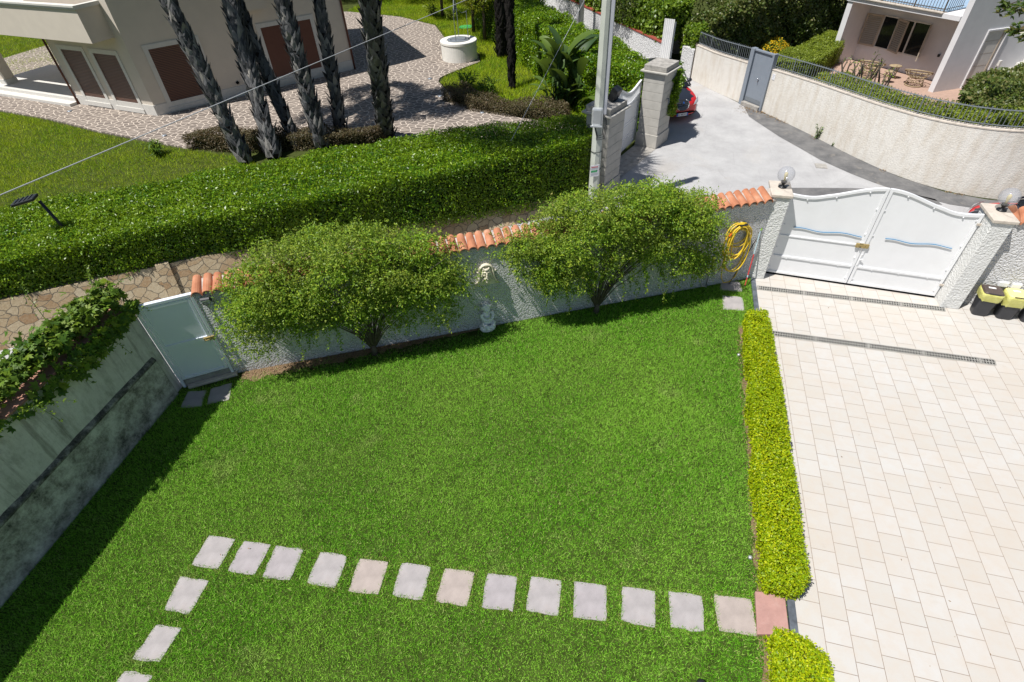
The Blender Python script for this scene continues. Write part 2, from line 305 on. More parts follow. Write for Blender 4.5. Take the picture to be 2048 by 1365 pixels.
M['gatewhite'] = simple('white_gate_paint', (.77, .775, .785), .38, .03, 3, .42, dirt=.10, dcol=(.45, .40, .34))
M['garden_gate'] = simple('blue_white_gate_paint', (.74, .78, .85), .3, .03, 2, .5)
M['blue'] = simple('blue_paint', (.03, .17, .32), .4, .1)
M['rust'] = simple('rusted_brass_lock', (.40, .30, .12), .5, .35, 40, .5, .3)
M['grey'] = simple('grey_gate_paint', (.22, .25, .29), .45, .06, 5, .4)
M['railgrey'] = simple('grey_iron_rail', (.17, .19, .21), .5, .15, 12, .4)
M['drain'] = simple('galvanised_grate', (.36, .35, .32), .55, .25, 30, .4, .3)
M['black'] = simple('black_plastic', (.017, .018, .02), .4, .1, 9, .45)
M['dark'] = simple('dark_void', (.006, .006, .007), .9, .1, 9, .1)
M['binbody'] = simple('dark_grey_bin_plastic', (.035, .036, .042), .42, .12, 9, .45)
M['binlid'] = simple('brown_bin_lid', (.075, .055, .048), .4, .1, 9, .45)
M['yellowlid'] = simple('yellow_bin_lid', (.80, .70, .28), .45, .06, 9, .4)
t = NT('yellow_bin_bag'); t.fin(t.ramp(t.noise(14, 4), [(.3, (.55, .53, .13)), (.7, (.72, .70, .25))]), .3, .5); t.bs.inputs['Alpha'].default_value = .82; t.bump(t.noise(18, 3, .5, dist=1.2), .7, .02); M['bag'] = t.m
M['label'] = simple('white_label', (.75, .75, .75), .5, .05)
M['hose'] = simple('yellow_hose', (.72, .50, .035), .4, .08, 20, .4)
M['orange'] = simple('orange_connector', (.75, .16, .02), .4, .05)
M['red'] = simple('red_pole', (.55, .05, .05), .4, .1, 9, .4)
M['cyan'] = simple('pale_blue_pole', (.42, .55, .60), .4, .08)
M['lime'] = simple('lime_plastic', (.30, .58, .04), .4, .1)
M['mop'] = simple('pale_mop_head', (.55, .60, .45), .9, .15, 30)
M['pipe'] = simple('galvanised_pipe', (.40, .42, .44), .4, .15, 12, .5, .6)
t = NT('smoky_clear_globe'); t.fin((.45, .46, .50), .06, .6); t.bs.inputs['Alpha'].default_value = .36; M['globe'] = t.m
M['bulb'] = simple('yellowed_bulb', (.75, .62, .25), .4, .05)
M['plaster'] = simple('cream_plaster_relief', (.66, .60, .47), .8, .1, 10, .2, bump=.2, dirt=.2, dcol=(.35, .3, .22))
M['statue'] = simple('white_garden_statue', (.80, .80, .80), .7, .12, 12, .3, bump=.2, dirt=.3, dcol=(.22, .22, .23))
M['bark'] = simple('grey_brown_bark', (.12, .10, .08), .95, .4, 14, .1, bump=.8, bsc=30, bd=.02)
t = NT('palm_boot'); r = t.attr(); c = t.ramp(r, [(0, (.018, .018, .02)), (.4, (.065, .066, .07)), (.75, (.17, .17, .172)), (1, (.40, .37, .32))]); c = t.mix(.35, c, t.ramp(t.noise(9, 6, .7, v=t.map((3, 3, .7))), [(.35, (.015, .015, .016)), (.65, (.22, .22, .22))])); t.bump(t.noise(22, 5, .7, v=t.map((3, 3, .6))), .8, .02); M['boot'] = t.fin(c, .75, .3)
M['bootdark'] = simple('dark_trunk_and_gap_shade', (.022, .02, .018), .95, .4, 12, .1, bump=.8, bsc=25, bd=.03)
M['shutter'] = None
t = NT('brown_roller_shutter'); wv = t.n('ShaderNodeTexWave', wave_type='BANDS', bands_direction='Z', wave_profile='SIN'); t.l(t.tc, wv.inputs['Vector']); wv.inputs['Scale'].default_value = 5.2; wv.inputs['Distortion'].default_value = 0
c = t.ramp(wv.outputs['Fac'], [(.2, (.045, .022, .015)), (.5, (.14, .068, .047))]); t.bump(wv.outputs['Fac'], .6, .02); M['shutter'] = t.fin(c, .4, .4)
M['brown'] = simple('brown_door_paint', (.125, .050, .034), .45, .08, 6, .35)
M['glassd'] = simple('dark_window_glass', (.012, .013, .016), .08, .1, 3, .6)
M['shutbeige'] = simple('beige_louvre_paint', (.40, .33, .26), .5, .06, 6, .3)
M['terrfloor'] = simple('terracotta_floor', (.40, .275, .215), .8, .12, 6, .2)
M['cane'] = simple('weathered_cane', (.34, .26, .16), .7, .25, 20, .3)
M['pole'] = simple('pale_green_grey_pole', (.50, .52, .46), .7, .08, 3, .3)
M['duct'] = simple('grey_cable_duct', (.42, .43, .47), .5, .06, 4, .4)
M['polegrey'] = simple('aluminium_box', (.50, .52, .53), .35, .1, 6, .5, .5)
M['sign'] = simple('white_sign', (.72, .72, .74), .5, .03)
M['green'] = simple('green_mark', (.03, .38, .12), .5, .05)
M['redmark'] = simple('red_mark', (.55, .06, .07), .5, .05)
M['cable'] = simple('grey_cable', (.42, .43, .45), .5, .05)
M['carred'] = simple('red_car_paint', (.50, .018, .022), .22, .03, 3, .6)
M['carblack'] = simple('black_car_bonnet', (.018, .021, .03), .3, .05, 3, .6)
M['chrome'] = simple('chrome_trim', (.6, .6, .62), .15, .05, 5, .6, .9)
M['lampglass'] = simple('headlamp_lens', (.55, .58, .60), .12, .1, 20, .6)
M['tyre'] = simple('tyre_rubber', (.02, .02, .02), .8, .1)
M['plateblue'] = simple('plate_blue', (.02, .14, .55), .4, .03)
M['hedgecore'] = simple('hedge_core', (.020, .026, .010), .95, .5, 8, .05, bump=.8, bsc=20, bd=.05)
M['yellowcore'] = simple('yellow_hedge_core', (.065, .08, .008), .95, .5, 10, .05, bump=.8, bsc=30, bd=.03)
M['well'] = simple('white_well_render', (.72, .70, .65), .85, .06, 4, .2, dirt=.3, dcol=(.45, .42, .36))
M['lid'] = simple('steel_well_lid', (.34, .37, .41), .35, .1, 8, .5, .5)
M['redcoping'] = simple('red_brick_coping', (.30, .07, .05), .85, .2, 14, .2)
M['corr'] = simple('white_ribbed_panel', (.74, .74, .73), .5, .06, 5, .35, dirt=.2)
# leaves
M['grass'] = None
def grassm(name, a, b, c, dry, dryamt, patchsc=.55):
    t = NT(name); r = t.attr(); col = t.ramp(r, [(0, a), (.5, b), (.9, c), (1, dry)])
    p = t.ramp(t.noise(patchsc, 4, .6), [(.4, 0.), (.68, 1.)]); col = t.mix(t.math('MULTIPLY', p, dryamt), col, c); q = t.ramp(t.noise(patchsc * 3.1, 5, .65), [(.58, 0.), (.75, 1.)]); col = t.mix(t.math('MULTIPLY', q, dryamt * .6), col, dry)
    t.put(t.bs.inputs['Base Color'], col); t.bs.inputs['Roughness'].default_value = .55; t.bs.inputs['Specular IOR Level'].default_value = .2
    tr = t.n('ShaderNodeBsdfTranslucent'); t.put(tr.inputs[0], t.mix(.4, col, (.18, .3, .03))); mx = t.n('ShaderNodeMixShader'); mx.inputs[0].default_value = .3; t.l(t.bs.outputs[0], mx.inputs[1]); t.l(tr.outputs[0], mx.inputs[2]); t.l(mx.outputs[0], t.out.inputs[0]); return t.m
M['grass'] = grassm('lawn_blade', (.075, .265, .006), (.15, .45, .014), (.33, .60, .065), (.58, .60, .24), .85, .40)
M['grass2'] = grassm('rough_lawn_blade', (.13, .29, .005), (.24, .41, .007), (.42, .50, .012), (.52, .50, .05), .9, .35)
M['lf_hedge'] = leafm('pittosporum_leaf', [(.02, .075, .003), (.06, .165, .004), (.13, .28, .006), (.30, .41, .012)], .36, .32, .38)
M['lf_yellow'] = leafm('golden_hedge_leaf', [(.13, .24, .004), (.34, .48, .004), (.58, .60, .008), (.20, .34, .006)], .45, .3, .3, (.5, .5, .02))
M['lf_jasmine'] = leafm('jasmine_leaf', [(.085, .19, .02), (.165, .33, .026), (.29, .47, .034), (.43, .56, .042), (.30, .25, .08)], .45, .45, .3)
M['lf_vine'] = leafm('creeper_leaf', [(.03, .085, .014), (.05, .13, .018), (.10, .20, .02), (.22, .29, .025)], .5, .28, .22)
M['lf_ivy'] = leafm('ivy_leaf', [(.03, .06, .010), (.06, .105, .016), (.11, .16, .025), (.18, .16, .06)], .4, .22, .4)
M['lf_ivyb'] = leafm('bright_ivy_leaf', [(.07, .15, .012), (.15, .25, .018), (.25, .35, .02), (.09, .16, .015)], .4, .3, .4)
M['lf_reddish'] = leafm('bronze_leaf', [(.07, .06, .03), (.12, .095, .05), (.17, .12, .075), (.08, .09, .03)], .5, .25, .3, (.3, .2, .08))
M['lf_flower'] = leafm('yellow_flower', [(.62, .36, .01), (.70, .45, .01), (.55, .34, .01)], .6, .2, .2, (.6, .4, .02))
M['lf_clip'] = leafm('clipped_shrub_leaf', [(.10, .16, .015), (.19, .26, .02), (.28, .34, .03), (.2, .24, .03)], .45, .28, .35)
M['lf_tree'] = leafm('dark_tree_leaf', [(.03, .075, .01), (.06, .12, .014), (.11, .18, .02), (.16, .22, .02)], .38, .28, .45)
M['lf_citrus'] = leafm('citrus_leaf', [(.08, .14, .012), (.16, .23, .015), (.26, .30, .02), (.32, .30, .02)], .4, .32, .4)
M['lf_mag'] = leafm('magnolia_leaf', [(.03, .075, .014), (.05, .11, .02), (.09, .15, .03), (.16, .12, .05)], .25, .2, .5)
M['lf_palm'] = leafm('palm_frond', [(.04, .075, .015), (.07, .11, .02), (.10, .13, .03)], .45, .2, .35)
M['lf_banana'] = leafm('strelitzia_leaf', [(.022, .055, .02), (.038, .08, .026), (.07, .12, .024), (.11, .17, .02)], .5, .22, .25)
M['litter'] = leafm('dry_leaf_litter', [(.20, .12, .06), (.30, .20, .10), (.42, .32, .20), (.16, .10, .06)], .9, .1, .1, (.3, .2, .1))
M['grassdry'] = grassm('pale_edge_blade', (.16, .30, .03), (.30, .40, .06), (.46, .46, .14), (.52, .46, .22), .4, .6)
# ------------------------------------------------------------------ ground sheets
def sheet(name, poly, z, mat, sub=None):
    mb = MB(); mb.add([(x, y, z) for x, y in poly], [tuple(range(len(poly)))]); return tag(mb.build(name, mat), kind='structure')
sheet('ground', [(-220, -220), (220, -220), (220, 220), (-220, 220)], -.012, simple('garden_earth', (.06, .075, .02), .95, .4, 3, .05, bump=.5, bsc=30, bd=.02))
CURVE = [(-2.3, 21.6), (-1.75, 20.8), (-.8, 19.4), (.2, 17.95), (.98, 17.0), (1.6, 16.25), (2.3, 15.25), (3.0, 14.15), (3.75, 13.0), (4.6, 11.95), (5.6, 11.15), (6.6, 10.85), (8, 10.85), (10, 11.1), (13, 11.8)]
LWALL = [(-11.36, -.62), (-10.98, -4.94), (-10.68, -8.4)]
FA, FD = (-10.52, -.04), (-.06, 5.6); FANG = ang_of(FA, FD); FW = frame(FA, FANG); FLEN = dist(FA, FD)
road = [(-19, -3.4), (-11.4, -.75), (-10.5, .1), (-.1, 5.7), (.1, 5.62), (3.9, 5.5), (13, 5.2), (13, 11.9)] + CURVE[::-1][1:] + [(-3.1, 21.6), (-5.4, 25), (-8, 29.2), (-12, 35), (-16, 35), (-10, 25.5), (-4.2, 15.6), (-3.4, 13.6), (-4.2, 9.9), (-4.3, 8.7), (-15.6, .3), (-20, -3)]
sheet('street', road, -.004, M['road'])
sheet('asphalt_strip', [(.35, 17.72), (.5, 16.45), (1.42, 14.6), (1.95, 13.75), (2.48, 12.85), (3.21, 11.98), (3.8, 11.4), (4.38, 10.96), (5.49, 10.36), (6.6, 10.15), (9, 10.2), (9, 10.86)] + [p for p in CURVE[::-1] if .3 < p[0] < 8.5], .002, M['asphalt'])
sheet('asphalt_patch', [(.75, 10.2), (1.35, 10.62), (2.2, 10.78), (3.1, 10.93), (4.3, 11.0), (5.2, 10.62), (5.3, 10.3), (4.2, 10.36), (3.1, 10.25), (1.6, 9.95)], .002, M['asphalt'])
LAWN = [(-11.36, -.62), (-10.52, -.04), (-.1, 5.56), (-.11, -8.4), (-10.68, -8.4)]
sheet('lawn_ground', LAWN, .002, M['soil'])
# bare strip of dry soil along the foot of the white wall and beside the golden hedge
def strip(name, a, b, w0, w1, z, n=40, seed=3):
    r = np.random.default_rng(seed); a, b = np.array(a), np.array(b); e = (b - a) / np.linalg.norm(b - a); nn = np.array([e[1], -e[0]]); top = []; bot = []
    for i in range(n + 1):
        t = i / n; p = a + (b - a) * t; top.append(tuple(p + nn * .0)); bot.append(tuple(p + nn * (w0 + (w1 - w0) * t) * (.6 + .7 * r.random())))
    return sheet(name, top + bot[::-1], z, M['drysoil'])
strip('bare_soil', (-10.4, .02), (-5.6, 2.6), .34, .03, .006)
strip('bare_soil', (-.32, 3.7), (-.38, -8), .13, .13, .006, 60, 5)
DRIVE = [(0, -8.4), (0, 5.6), (.3, 5.9), (3.84, 5.66), (4.2, 5.5), (13, 4.9), (13, -8.4)]
sheet('driveway', DRIVE, .006, M['drive'])
for a, b in ((5.52, -2.15), (-2.15, -2.72), (-2.72, -8.4)):
    mb = MB(); mb.box((-.055, (a + b) / 2, .0), (.1, a - b - .006, .09)); tag(mb.build('kerb', M['slate'], None, (-.055, b, 0), bevel=.006), kind='structure')
PATIO = [(-40, 15), (-35, 13.6), (-31.6, 12.13), (-28.13, 11.57), (-24.65, 10.73), (-19.9, 9.94), (-16, 10.6), (-12.9, 11.9), (-9, 11.6), (-5.2, 11.1), (-4.4, 10.2), (-3.75, 13), (-5.5, 14.4), (-8.14, 14.84), (-9.6, 15.6), (-10.84, 16.78), (-12.4, 17.9), (-13.0, 18.7), (-13.15, 19.3), (-12.97, 19.9), (-12.5, 21), (-12.02, 22.08), (-12.6, 23.6), (-15.03, 25.62), (-17.17, 29.29), (-20.41, 31.34), (-24.67, 32.51), (-34, 33), (-40, 33)]
mb = MB(); mb.prism(PATIO, -.1, .05); tag(mb.build('patio', [M['crazy']]), kind='structure')
# threshold slabs between the street pillars
mb = MB(); mb.add([(-3.95, 9.75, .004), (-2.78, 12.8, .004), (-3.5, 13.1, .004), (-4.65, 9.95, .004)], [(0, 1, 2, 3)]); tag(mb.build('paved_threshold', M['capstone']), kind='structure')
mb = MB(); mb.box((2.44, 12.36, .0), (.34, .34, .02), M=None); tag(mb.build('manhole_cover', M['capstone'], None, (2.44, 12.36, 0)), 'small square iron manhole cover set in the pale road', 'manhole cover')
# ------------------------------------------------------------------ stepping stones
def stone(pts, label, mat, group, zt=.014):
    c = np.mean(np.array(pts), 0); out = []
    for i in range(4):
        a, b = np.array(pts[i]), np.array(pts[(i + 1) % 4])
        for k in range(5):
            t = k / 5 + (.012 if k == 0 else 0); p = a + (b - a) * t
            out.append(tuple(p + (c - p) * (.018 if k == 0 else 0) + RNG.normal(size=2) * .006))
    mb = MB(); mb.prism(out, -.04, zt); o = mb.build('stepping_stone', mat, None, (float(c[0]), float(c[1]), 0), bevel=.004); tag(o, label, 'stepping stone', group); return pts
ROW = [(-8.43, -3.50), (-7.83, -3.45), (-7.28, -3.40), (-6.57, -3.33), (-5.92, -3.28), (-5.28, -3.19), (-4.63, -3.12), (-3.99, -3.04), (-3.37, -2.94), (-2.73, -2.86), (-2.07, -2.77), (-1.43, -2.68), (-.79, -2.57)]
def quad(c, w, h, a):
    ca, sa = math.cos(R_(a)), math.sin(R_(a)); return [(c[0] + ca * x - sa * y, c[1] + sa * x + ca * y) for x, y in ((-w / 2, h / 2), (w / 2, h / 2), (w / 2, -h / 2), (-w / 2, -h / 2))]
mats = ['slab', 'slabmauve', 'slabmauve', 'slab', 'slabpink', 'slab', 'slabpink', 'slabmauve', 'slab', 'slabmauve', 'slab', 'slab', 'slabpink']
looks = ['pale grey corner stone where the two stepping stone rows meet', 'mauve grey stone next to the corner stone in the long stepping row', 'purplish stone, third from the corner in the long stepping row', 'pale stone just left of the pinkest stone in the row', 'pinkest tan stone of the long stepping row', 'whitish stone just right of the pinkest stone in the long row', 'beige pink stone, second to the right of the pinkest stone in the row', 'broad mauve stone in the middle of the long stepping row', 'pale stone just right of the broad mauve middle stone in the row', 'stone with a brown stained lower corner, fifth from the pink step', 'pale stone, fourth in the row counted from the pink step', 'whitish stone, third in the row counted from the pink step', 'large pinkish grey stone touching the pink step by the driveway']
HOLES = []
G1 = 'stepping stones across the lawn'
for c, mt, lb in zip(ROW, mats, looks):
    wd = .50 if c[0] > -1 else .455
    HOLES.append(stone(quad(c, wd, .49, 7 + random.uniform(-2, 2)), lb, M[mt], G1))
for pts, lb in (([(-8.67, -3.95), (-8.2, -3.9), (-8.16, -4.38), (-8.57, -4.42)], 'grey stone of the short row, just below the corner stone'), ([(-8.53, -4.6), (-8.14, -4.56), (-8.14, -5.0), (-8.53, -5.05)], 'grey stone of the short row, between two others near the bottom left'), ([(-8.53, -5.19), (-8.1, -5.15), (-8.1, -5.62), (-8.53, -5.66)], 'grey stone cut off by the lower edge, last of the short row')):
    HOLES.append(stone(pts, lb, M['slab'], G1))
for pts, lb, mt in (([(-11.15, -.72), (-10.80, -.60), (-10.60, -1.0), (-11.0, -1.12)], 'dark shaded stone before the garden gate, beside the left wall', 'slabmauve'), ([(-10.75, -.56), (-10.42, -.30), (-10.18, -.72), (-10.53, -.93)], 'half sunlit grey stone before the garden gate', 'slabmauve')):
    HOLES.append(stone(pts, lb, M[mt], 'stones before the garden gate'))
for pts, lb in (([(-.80, 5.28), (-.36, 5.34), (-.31, 4.95), (-.82, 4.92)], 'grey stone with leafy shade on it below the yellow hose'), ([(-.78, 4.71), (-.33, 4.74), (-.30, 4.24), (-.77, 4.19)], 'sunlit square grey stone in the lawn by the driveway gate')):
    HOLES.append(stone(pts, lb, M['slab'], 'stones below the hose'))
mb = MB(); mb.prism([(-.52, -2.2), (-.13, -2.16), (-.125, -2.68), (-.53, -2.78)], -.03, .055); tag(mb.build('step_slab', M['pinkstep'], None, (-.32, -2.45, 0), bevel=.008), 'pink stone step slab between the two golden hedges at the driveway edge', 'step'); HOLES.append([(-.54, -2.1), (-.1, -2.1), (-.1, -2.82), (-.54, -2.82)])
HED1 = [(-.40, 3.74), (.03, 3.82), (.10, 1.5), (.09, -2.02), (-.02, -2.2), (-.42, -2.22), (-.47, -1.0), (-.43, 1.5)]
HED2 = [(-.43, -2.80), (.03, -2.83), (.2, -3.0), (.24, -5.5), (.2, -8.2), (-.44, -8.2)]
def nearwall(P):   # fewer blades on the bare strips
    s = (P[:, 0] - FA[0]) * math.cos(R_(FANG)) + (P[:, 1] - FA[1]) * math.sin(R_(FANG)); d = (P[:, 0] - FA[0]) * math.sin(R_(FANG)) - (P[:, 1] - FA[1]) * math.cos(R_(FANG))
    q = np.where((s < 5.2), np.clip(1.25 - d / .36 + .35 * nz(np.column_stack([P, P[:, :1] * 0]), 6, 2), 0, .97), np.clip(.8 - d / .12, 0, .8))
    e = np.clip((P[:, 0] + .52) / .1, 0, .95) * (P[:, 1] < 3.6) * (P[:, 0] > -.55)
    return np.maximum(q, e)
HG = [[tuple(np.array(p) + (np.mean(np.array(h), 0) - p) * .10) for p in h] for h in HOLES]
VIS = [(-11.36, -.62), (-10.52, -.04), (-.1, 5.56), (-.11, -5.6), (-8.9, -6.3), (-10.9, -5.4)]
grass('lawn_grass', VIS, 5600, .046, .0085, M['grass'], HG, .002, 1.25, 'short dense green lawn grass around the stepping stones', nearwall, .22)
grass('lawn_grass', [(-8.9, -6.31), (-.11, -5.61), (-.11, -8.3), (-10.66, -8.3), (-10.89, -5.42)], 2600, .05, .012, M['grass'], HG, .002, 1.2, 'nearest part of the lawn grass below the short row of stones')
rim = []
for h in HOLES[:-1]:
    hh = np.array(h); c_ = hh.mean(0); big = [tuple(c_ + (p - c_) * 1.22) for p in hh]; P = sample_poly(big, 2600); P = P[~inpoly(P, [tuple(c_ + (p - c_) * .93) for p in hh])]; rim.append(P)
rim = np.concatenate(rim); n_ = len(rim); a_ = RNG.uniform(0, 6.283, n_); ln_ = RNG.uniform(.4, 1.2, n_); h_ = RNG.uniform(.025, .05, n_); B0 = np.column_stack([rim, np.full(n_, .004)]); b_ = RNG.uniform(0, 6.283, n_); d_ = np.column_stack([np.cos(b_), np.sin(b_), np.zeros(n_)]) * .0042; tp_ = B0 + np.column_stack([np.cos(a_) * np.sin(ln_) * h_, np.sin(a_) * np.sin(ln_) * h_, np.cos(ln_) * h_])
tag(npmesh('stone_edge_grass', np.stack([B0 - d_, B0 + d_, tp_], 1).reshape(-1, 3), np.arange(n_ * 3).reshape(n_, 3), M['grassdry'], None, (0, 0, 0), np.repeat(RNG.random(n_), 3)), 'paler yellowish grass fringing the stepping stones', 'grass', None, 'stuff')
# ------------------------------------------------------------------ golden hedges
hedge('hedge', 'long low golden yellow clipped hedge between lawn and cream driveway', 'hedge', HED1, 0, .46, M['lf_yellow'], M['yellowcore'], .032, .018, 8200, .10, .04, 5, 'golden hedges', 2, .06, .8)
hedge('hedge', 'short golden yellow hedge cut off by the lower edge below the pink step', 'hedge', HED2, 0, .46, M['lf_yellow'], M['yellowcore'], .032, .018, 8200, .10, .05, 5, 'golden hedges', 4, .06, .8)
# leaf litter beside the hedge
P = np.column_stack([RNG.uniform(-.53, -.40, 1500), RNG.uniform(-5.6, 3.2, 1500), RNG.uniform(.008, .02, 1500)])
k = 1500; s = RNG.uniform(.1, 2.6, k); dd = RNG.uniform(.02, .4, k) * RNG.random(k) ** .5; P2 = np.column_stack([FA[0] + math.cos(R_(FANG)) * s * 1.6 + math.sin(R_(FANG)) * dd, FA[1] + math.sin(R_(FANG)) * s * 1.6 - math.cos(R_(FANG)) * dd, RNG.uniform(.008, .025, k)])
P3 = np.column_stack([RNG.uniform(-9.8, -1, 60), RNG.uniform(-4, 1.5, 60), np.full(60, .045)])
P3 = P3[inpoly(P3, VIS)]
PP = np.concatenate([P, P2, P3]); tag(leaves('leaf_litter', PP, np.tile([0, 0, 1.], (len(PP), 1)), RNG.uniform(.015, .04, len(PP)), RNG.uniform(.008, .02, len(PP)), M['litter'], None, .4), 'dry brown leaf litter strewn along hedge and wall foot', 'leaf litter', None, 'stuff')
n_ = 46; PS = np.column_stack([RNG.uniform(.3, 6, n_), RNG.uniform(-3.5, 5, n_), np.full(n_, .011)]); n_ = 40; PT = np.column_stack([RNG.uniform(-2, 3, n_), RNG.uniform(9, 17, n_), np.full(n_, .004)]); PT = PT[inpoly(PT, [(-2.3, 9), (3, 9.5), (2.2, 13), (.4, 16), (-1.4, 19), (-1.4, 12)])]
PS = np.concatenate([PS, PT]); tag(leaves('leaf_litter', PS, np.tile([0, 0, 1.], (len(PS), 1)), RNG.uniform(.012, .04, len(PS)), RNG.uniform(.007, .018, len(PS)), M['litter'], None, .25), 'few dry leaf scraps scattered on the pale driveway and road', 'leaf litter', None, 'stuff')
# ------------------------------------------------------------------ drains
def drain(x0, x1, y, wd, label, tilt=0):
    root = thing('drain_grate', label, 'drain', ((x0 + x1) / 2, y, 0), 'driveway drains'); n = int((x1 - x0) / .05)
    mb = MB(); mb.add([(x0, y - wd / 2, .009), (x1, y - wd / 2, .009), (x1, y + wd / 2, .009), (x0, y + wd / 2, .009)], [(0, 1, 2, 3)]); mb.build('channel', M['dark'], root)
    mb = MB()
    for yy in (-wd / 2, 0, wd / 2): mb.box(((x0 + x1) / 2, y + yy, .012), (x1 - x0, .022, .012))
    for i in range(n + 1):
        x = x0 + (x1 - x0) * i / n; wq = .05 if i % 20 == 0 else .019; mb.box((x, y - wd * .25, .0125), (wq, wd * .42, .01)); mb.box((x + .012, y + wd * .25, .0125), (wq, wd * .42, .01))
    mb.build('grille', M['drain'], root)
drain(.03, 3.9, 5.19, .145, 'grey slotted drain channel just in front of the white driveway gate')
drain(.06, 4.32, 3.57, .15, 'grey slotted drain channel starting at the golden hedge, farther from the gate')
# ------------------------------------------------------------------ front wall with tile coping
root = thing('garden_wall', 'white roughcast garden wall topped with terracotta barrel tiles', 'wall', (-5.3, 2.8, 0))
N = 60; top = 2.02
mb = MB(); mb.add(*(lambda v, f: (v, f))([FW(a, d, z) for a, d, z in ((0, 0, 0), (FLEN, 0, 0), (FLEN, 0, top), (0, 0, top), (0, -.24, 0), (FLEN, -.24, 0), (FLEN, -.24, top), (0, -.24, top))], [(0, 1, 2, 3), (5, 4, 7, 6), (4, 0, 3, 7), (1, 5, 6, 2), (3, 2, 6, 7)])); mb.build('wall_body', M['wallwhite'], root)
mb = MB(); mm = MB(); pitch = .19; k = 0; a = .06
def barrel(mb, FRM, a, r0, r1, d0, z0, d1, z1, th=.016, seg=8):
    rows = []
    for d, z, r in ((d0, z0, r0), (d1, z1, r1)):
        rows.append([FRM(a + r * math.cos(math.pi * i / seg), d, z + r * math.sin(math.pi * i / seg)) for i in range(seg + 1)])
        rows.append([FRM(a + (r - th) * math.cos(math.pi * i / seg), d, z + (r - th) * math.sin(math.pi * i / seg)) for i in range(seg + 1)])
    o, i_, o2, i2 = rows; b = len(mb.v); n = seg + 1; mb.add(o + i_ + o2 + i2, [])
    fs = []
    for j in range(seg):
        fs += [(j, j + 1, 2 * n + j + 1, 2 * n + j), (n + j + 1, n + j, 3 * n + j, 3 * n + j + 1), (j + 1, j, n + j, n + j + 1), (2 * n + j, 2 * n + j + 1, 3 * n + j + 1, 3 * n + j)]
    fs += [(0, 2 * n, 3 * n, n), (seg, n + seg, 3 * n + seg, 2 * n + seg)]
    for f in fs: mb.f.append(tuple(b + q for q in f)); mb.mi.append(0)
while a < FLEN - .05:
    j = random.uniform(-.012, .012); barrel(mb, FW, a + j, .098, .083, .06 + random.uniform(-.012, .014), 2.03 + random.uniform(-.006, .008), -.34, 2.16 + random.uniform(-.008, .008)); a += pitch
mb.build('roof_tiles', M['tile'], root)
mm.slab([(.0, 2.022), (FLEN, 2.022), (FLEN, 2.06), (0, 2.06)], .02, -.3, FW); mm.add([FW(a_, d, z) for a_, d, z in ((0, .02, 2.061), (FLEN, .02, 2.061), (FLEN, -.3, 2.18), (0, -.3, 2.18), (FLEN, -.3, 2.061), (0, -.3, 2.061))], [(0, 1, 2, 3), (3, 2, 4, 5), (1, 4, 2), (0, 3, 5)]); mm.build('mortar_bed', M['mortar'], root)
# ------------------------------------------------------------------ left wall
root = thing('boundary_wall', 'stained grey concrete boundary wall with black mouldy ledge', 'wall', (-11.1, -4.5, 0))
def lw(y, off, z): # point on the left wall, off = towards the lawn
    (x0, y0), (x1, y1) = (LWALL[0], LWALL[1]) if y > LWALL[1][1] else (LWALL[1], LWALL[2]); t = (y - y0) / (y1 - y0); return (x0 + (x1 - x0) * t + off, y + off * .09, z)
ys = [-.62, -.85, -1.6, -2.4, -3.2, -4.0, -4.94, -6, -7.2, -8.4]
mb = MB(); mb.grid([[lw(y, 0, .0), lw(y, 0, 1.02), lw(y, 0, 2.1), lw(y, -.24, 2.1), lw(y, -.24, 0)] for y in ys]); mb.add([lw(-.62, 0, 0), lw(-.62, 0, 2.1), lw(-.62, -.24, 2.1), lw(-.62, -.24, 0)], [(0, 1, 2, 3)]); mb.build('wall_body', M['leftwall'], root)
mb = MB(); yy = [-.82, -1.2, -2, -3, -4, -4.94, -6, -7.2, -8.4]
mb.grid([[lw(y, .002, .0), lw(y, .055, 0.), lw(y, .045, .96)] for y in yy]); mb.build('lower_face', M['lowerwall'], root)
mb = MB(); mb.grid([[lw(y, .046, .93), lw(y, .058 + random.uniform(-.005, .005), .955), lw(y, .05, .985), lw(y, .002, 1.035 + random.uniform(-.01, .012))] for y in np.linspace(-.82, -8.4, 50)]); mb.add([lw(-.82, 0, .0), lw(-.82, .055, 0), lw(-.82, .05, .97), lw(-.82, 0, 1.03)], [(0, 1, 2, 3)]); mb.build('ledge', M['mould'], root)
mb = MB(); y = -.7
while y > -8.2:
    y1 = y - .5; ps = [lw(y - .004, .035, 0), lw(y1 + .004, .035, 0), lw(y1 + .004, -.28, 0), lw(y - .004, -.28, 0)]; mb.prism([(p[0], p[1]) for p in ps], 2.102, 2.14 + random.uniform(0, .006)); y = y1
mb.build('coping', M['brickcap'], root, bevel=.006)
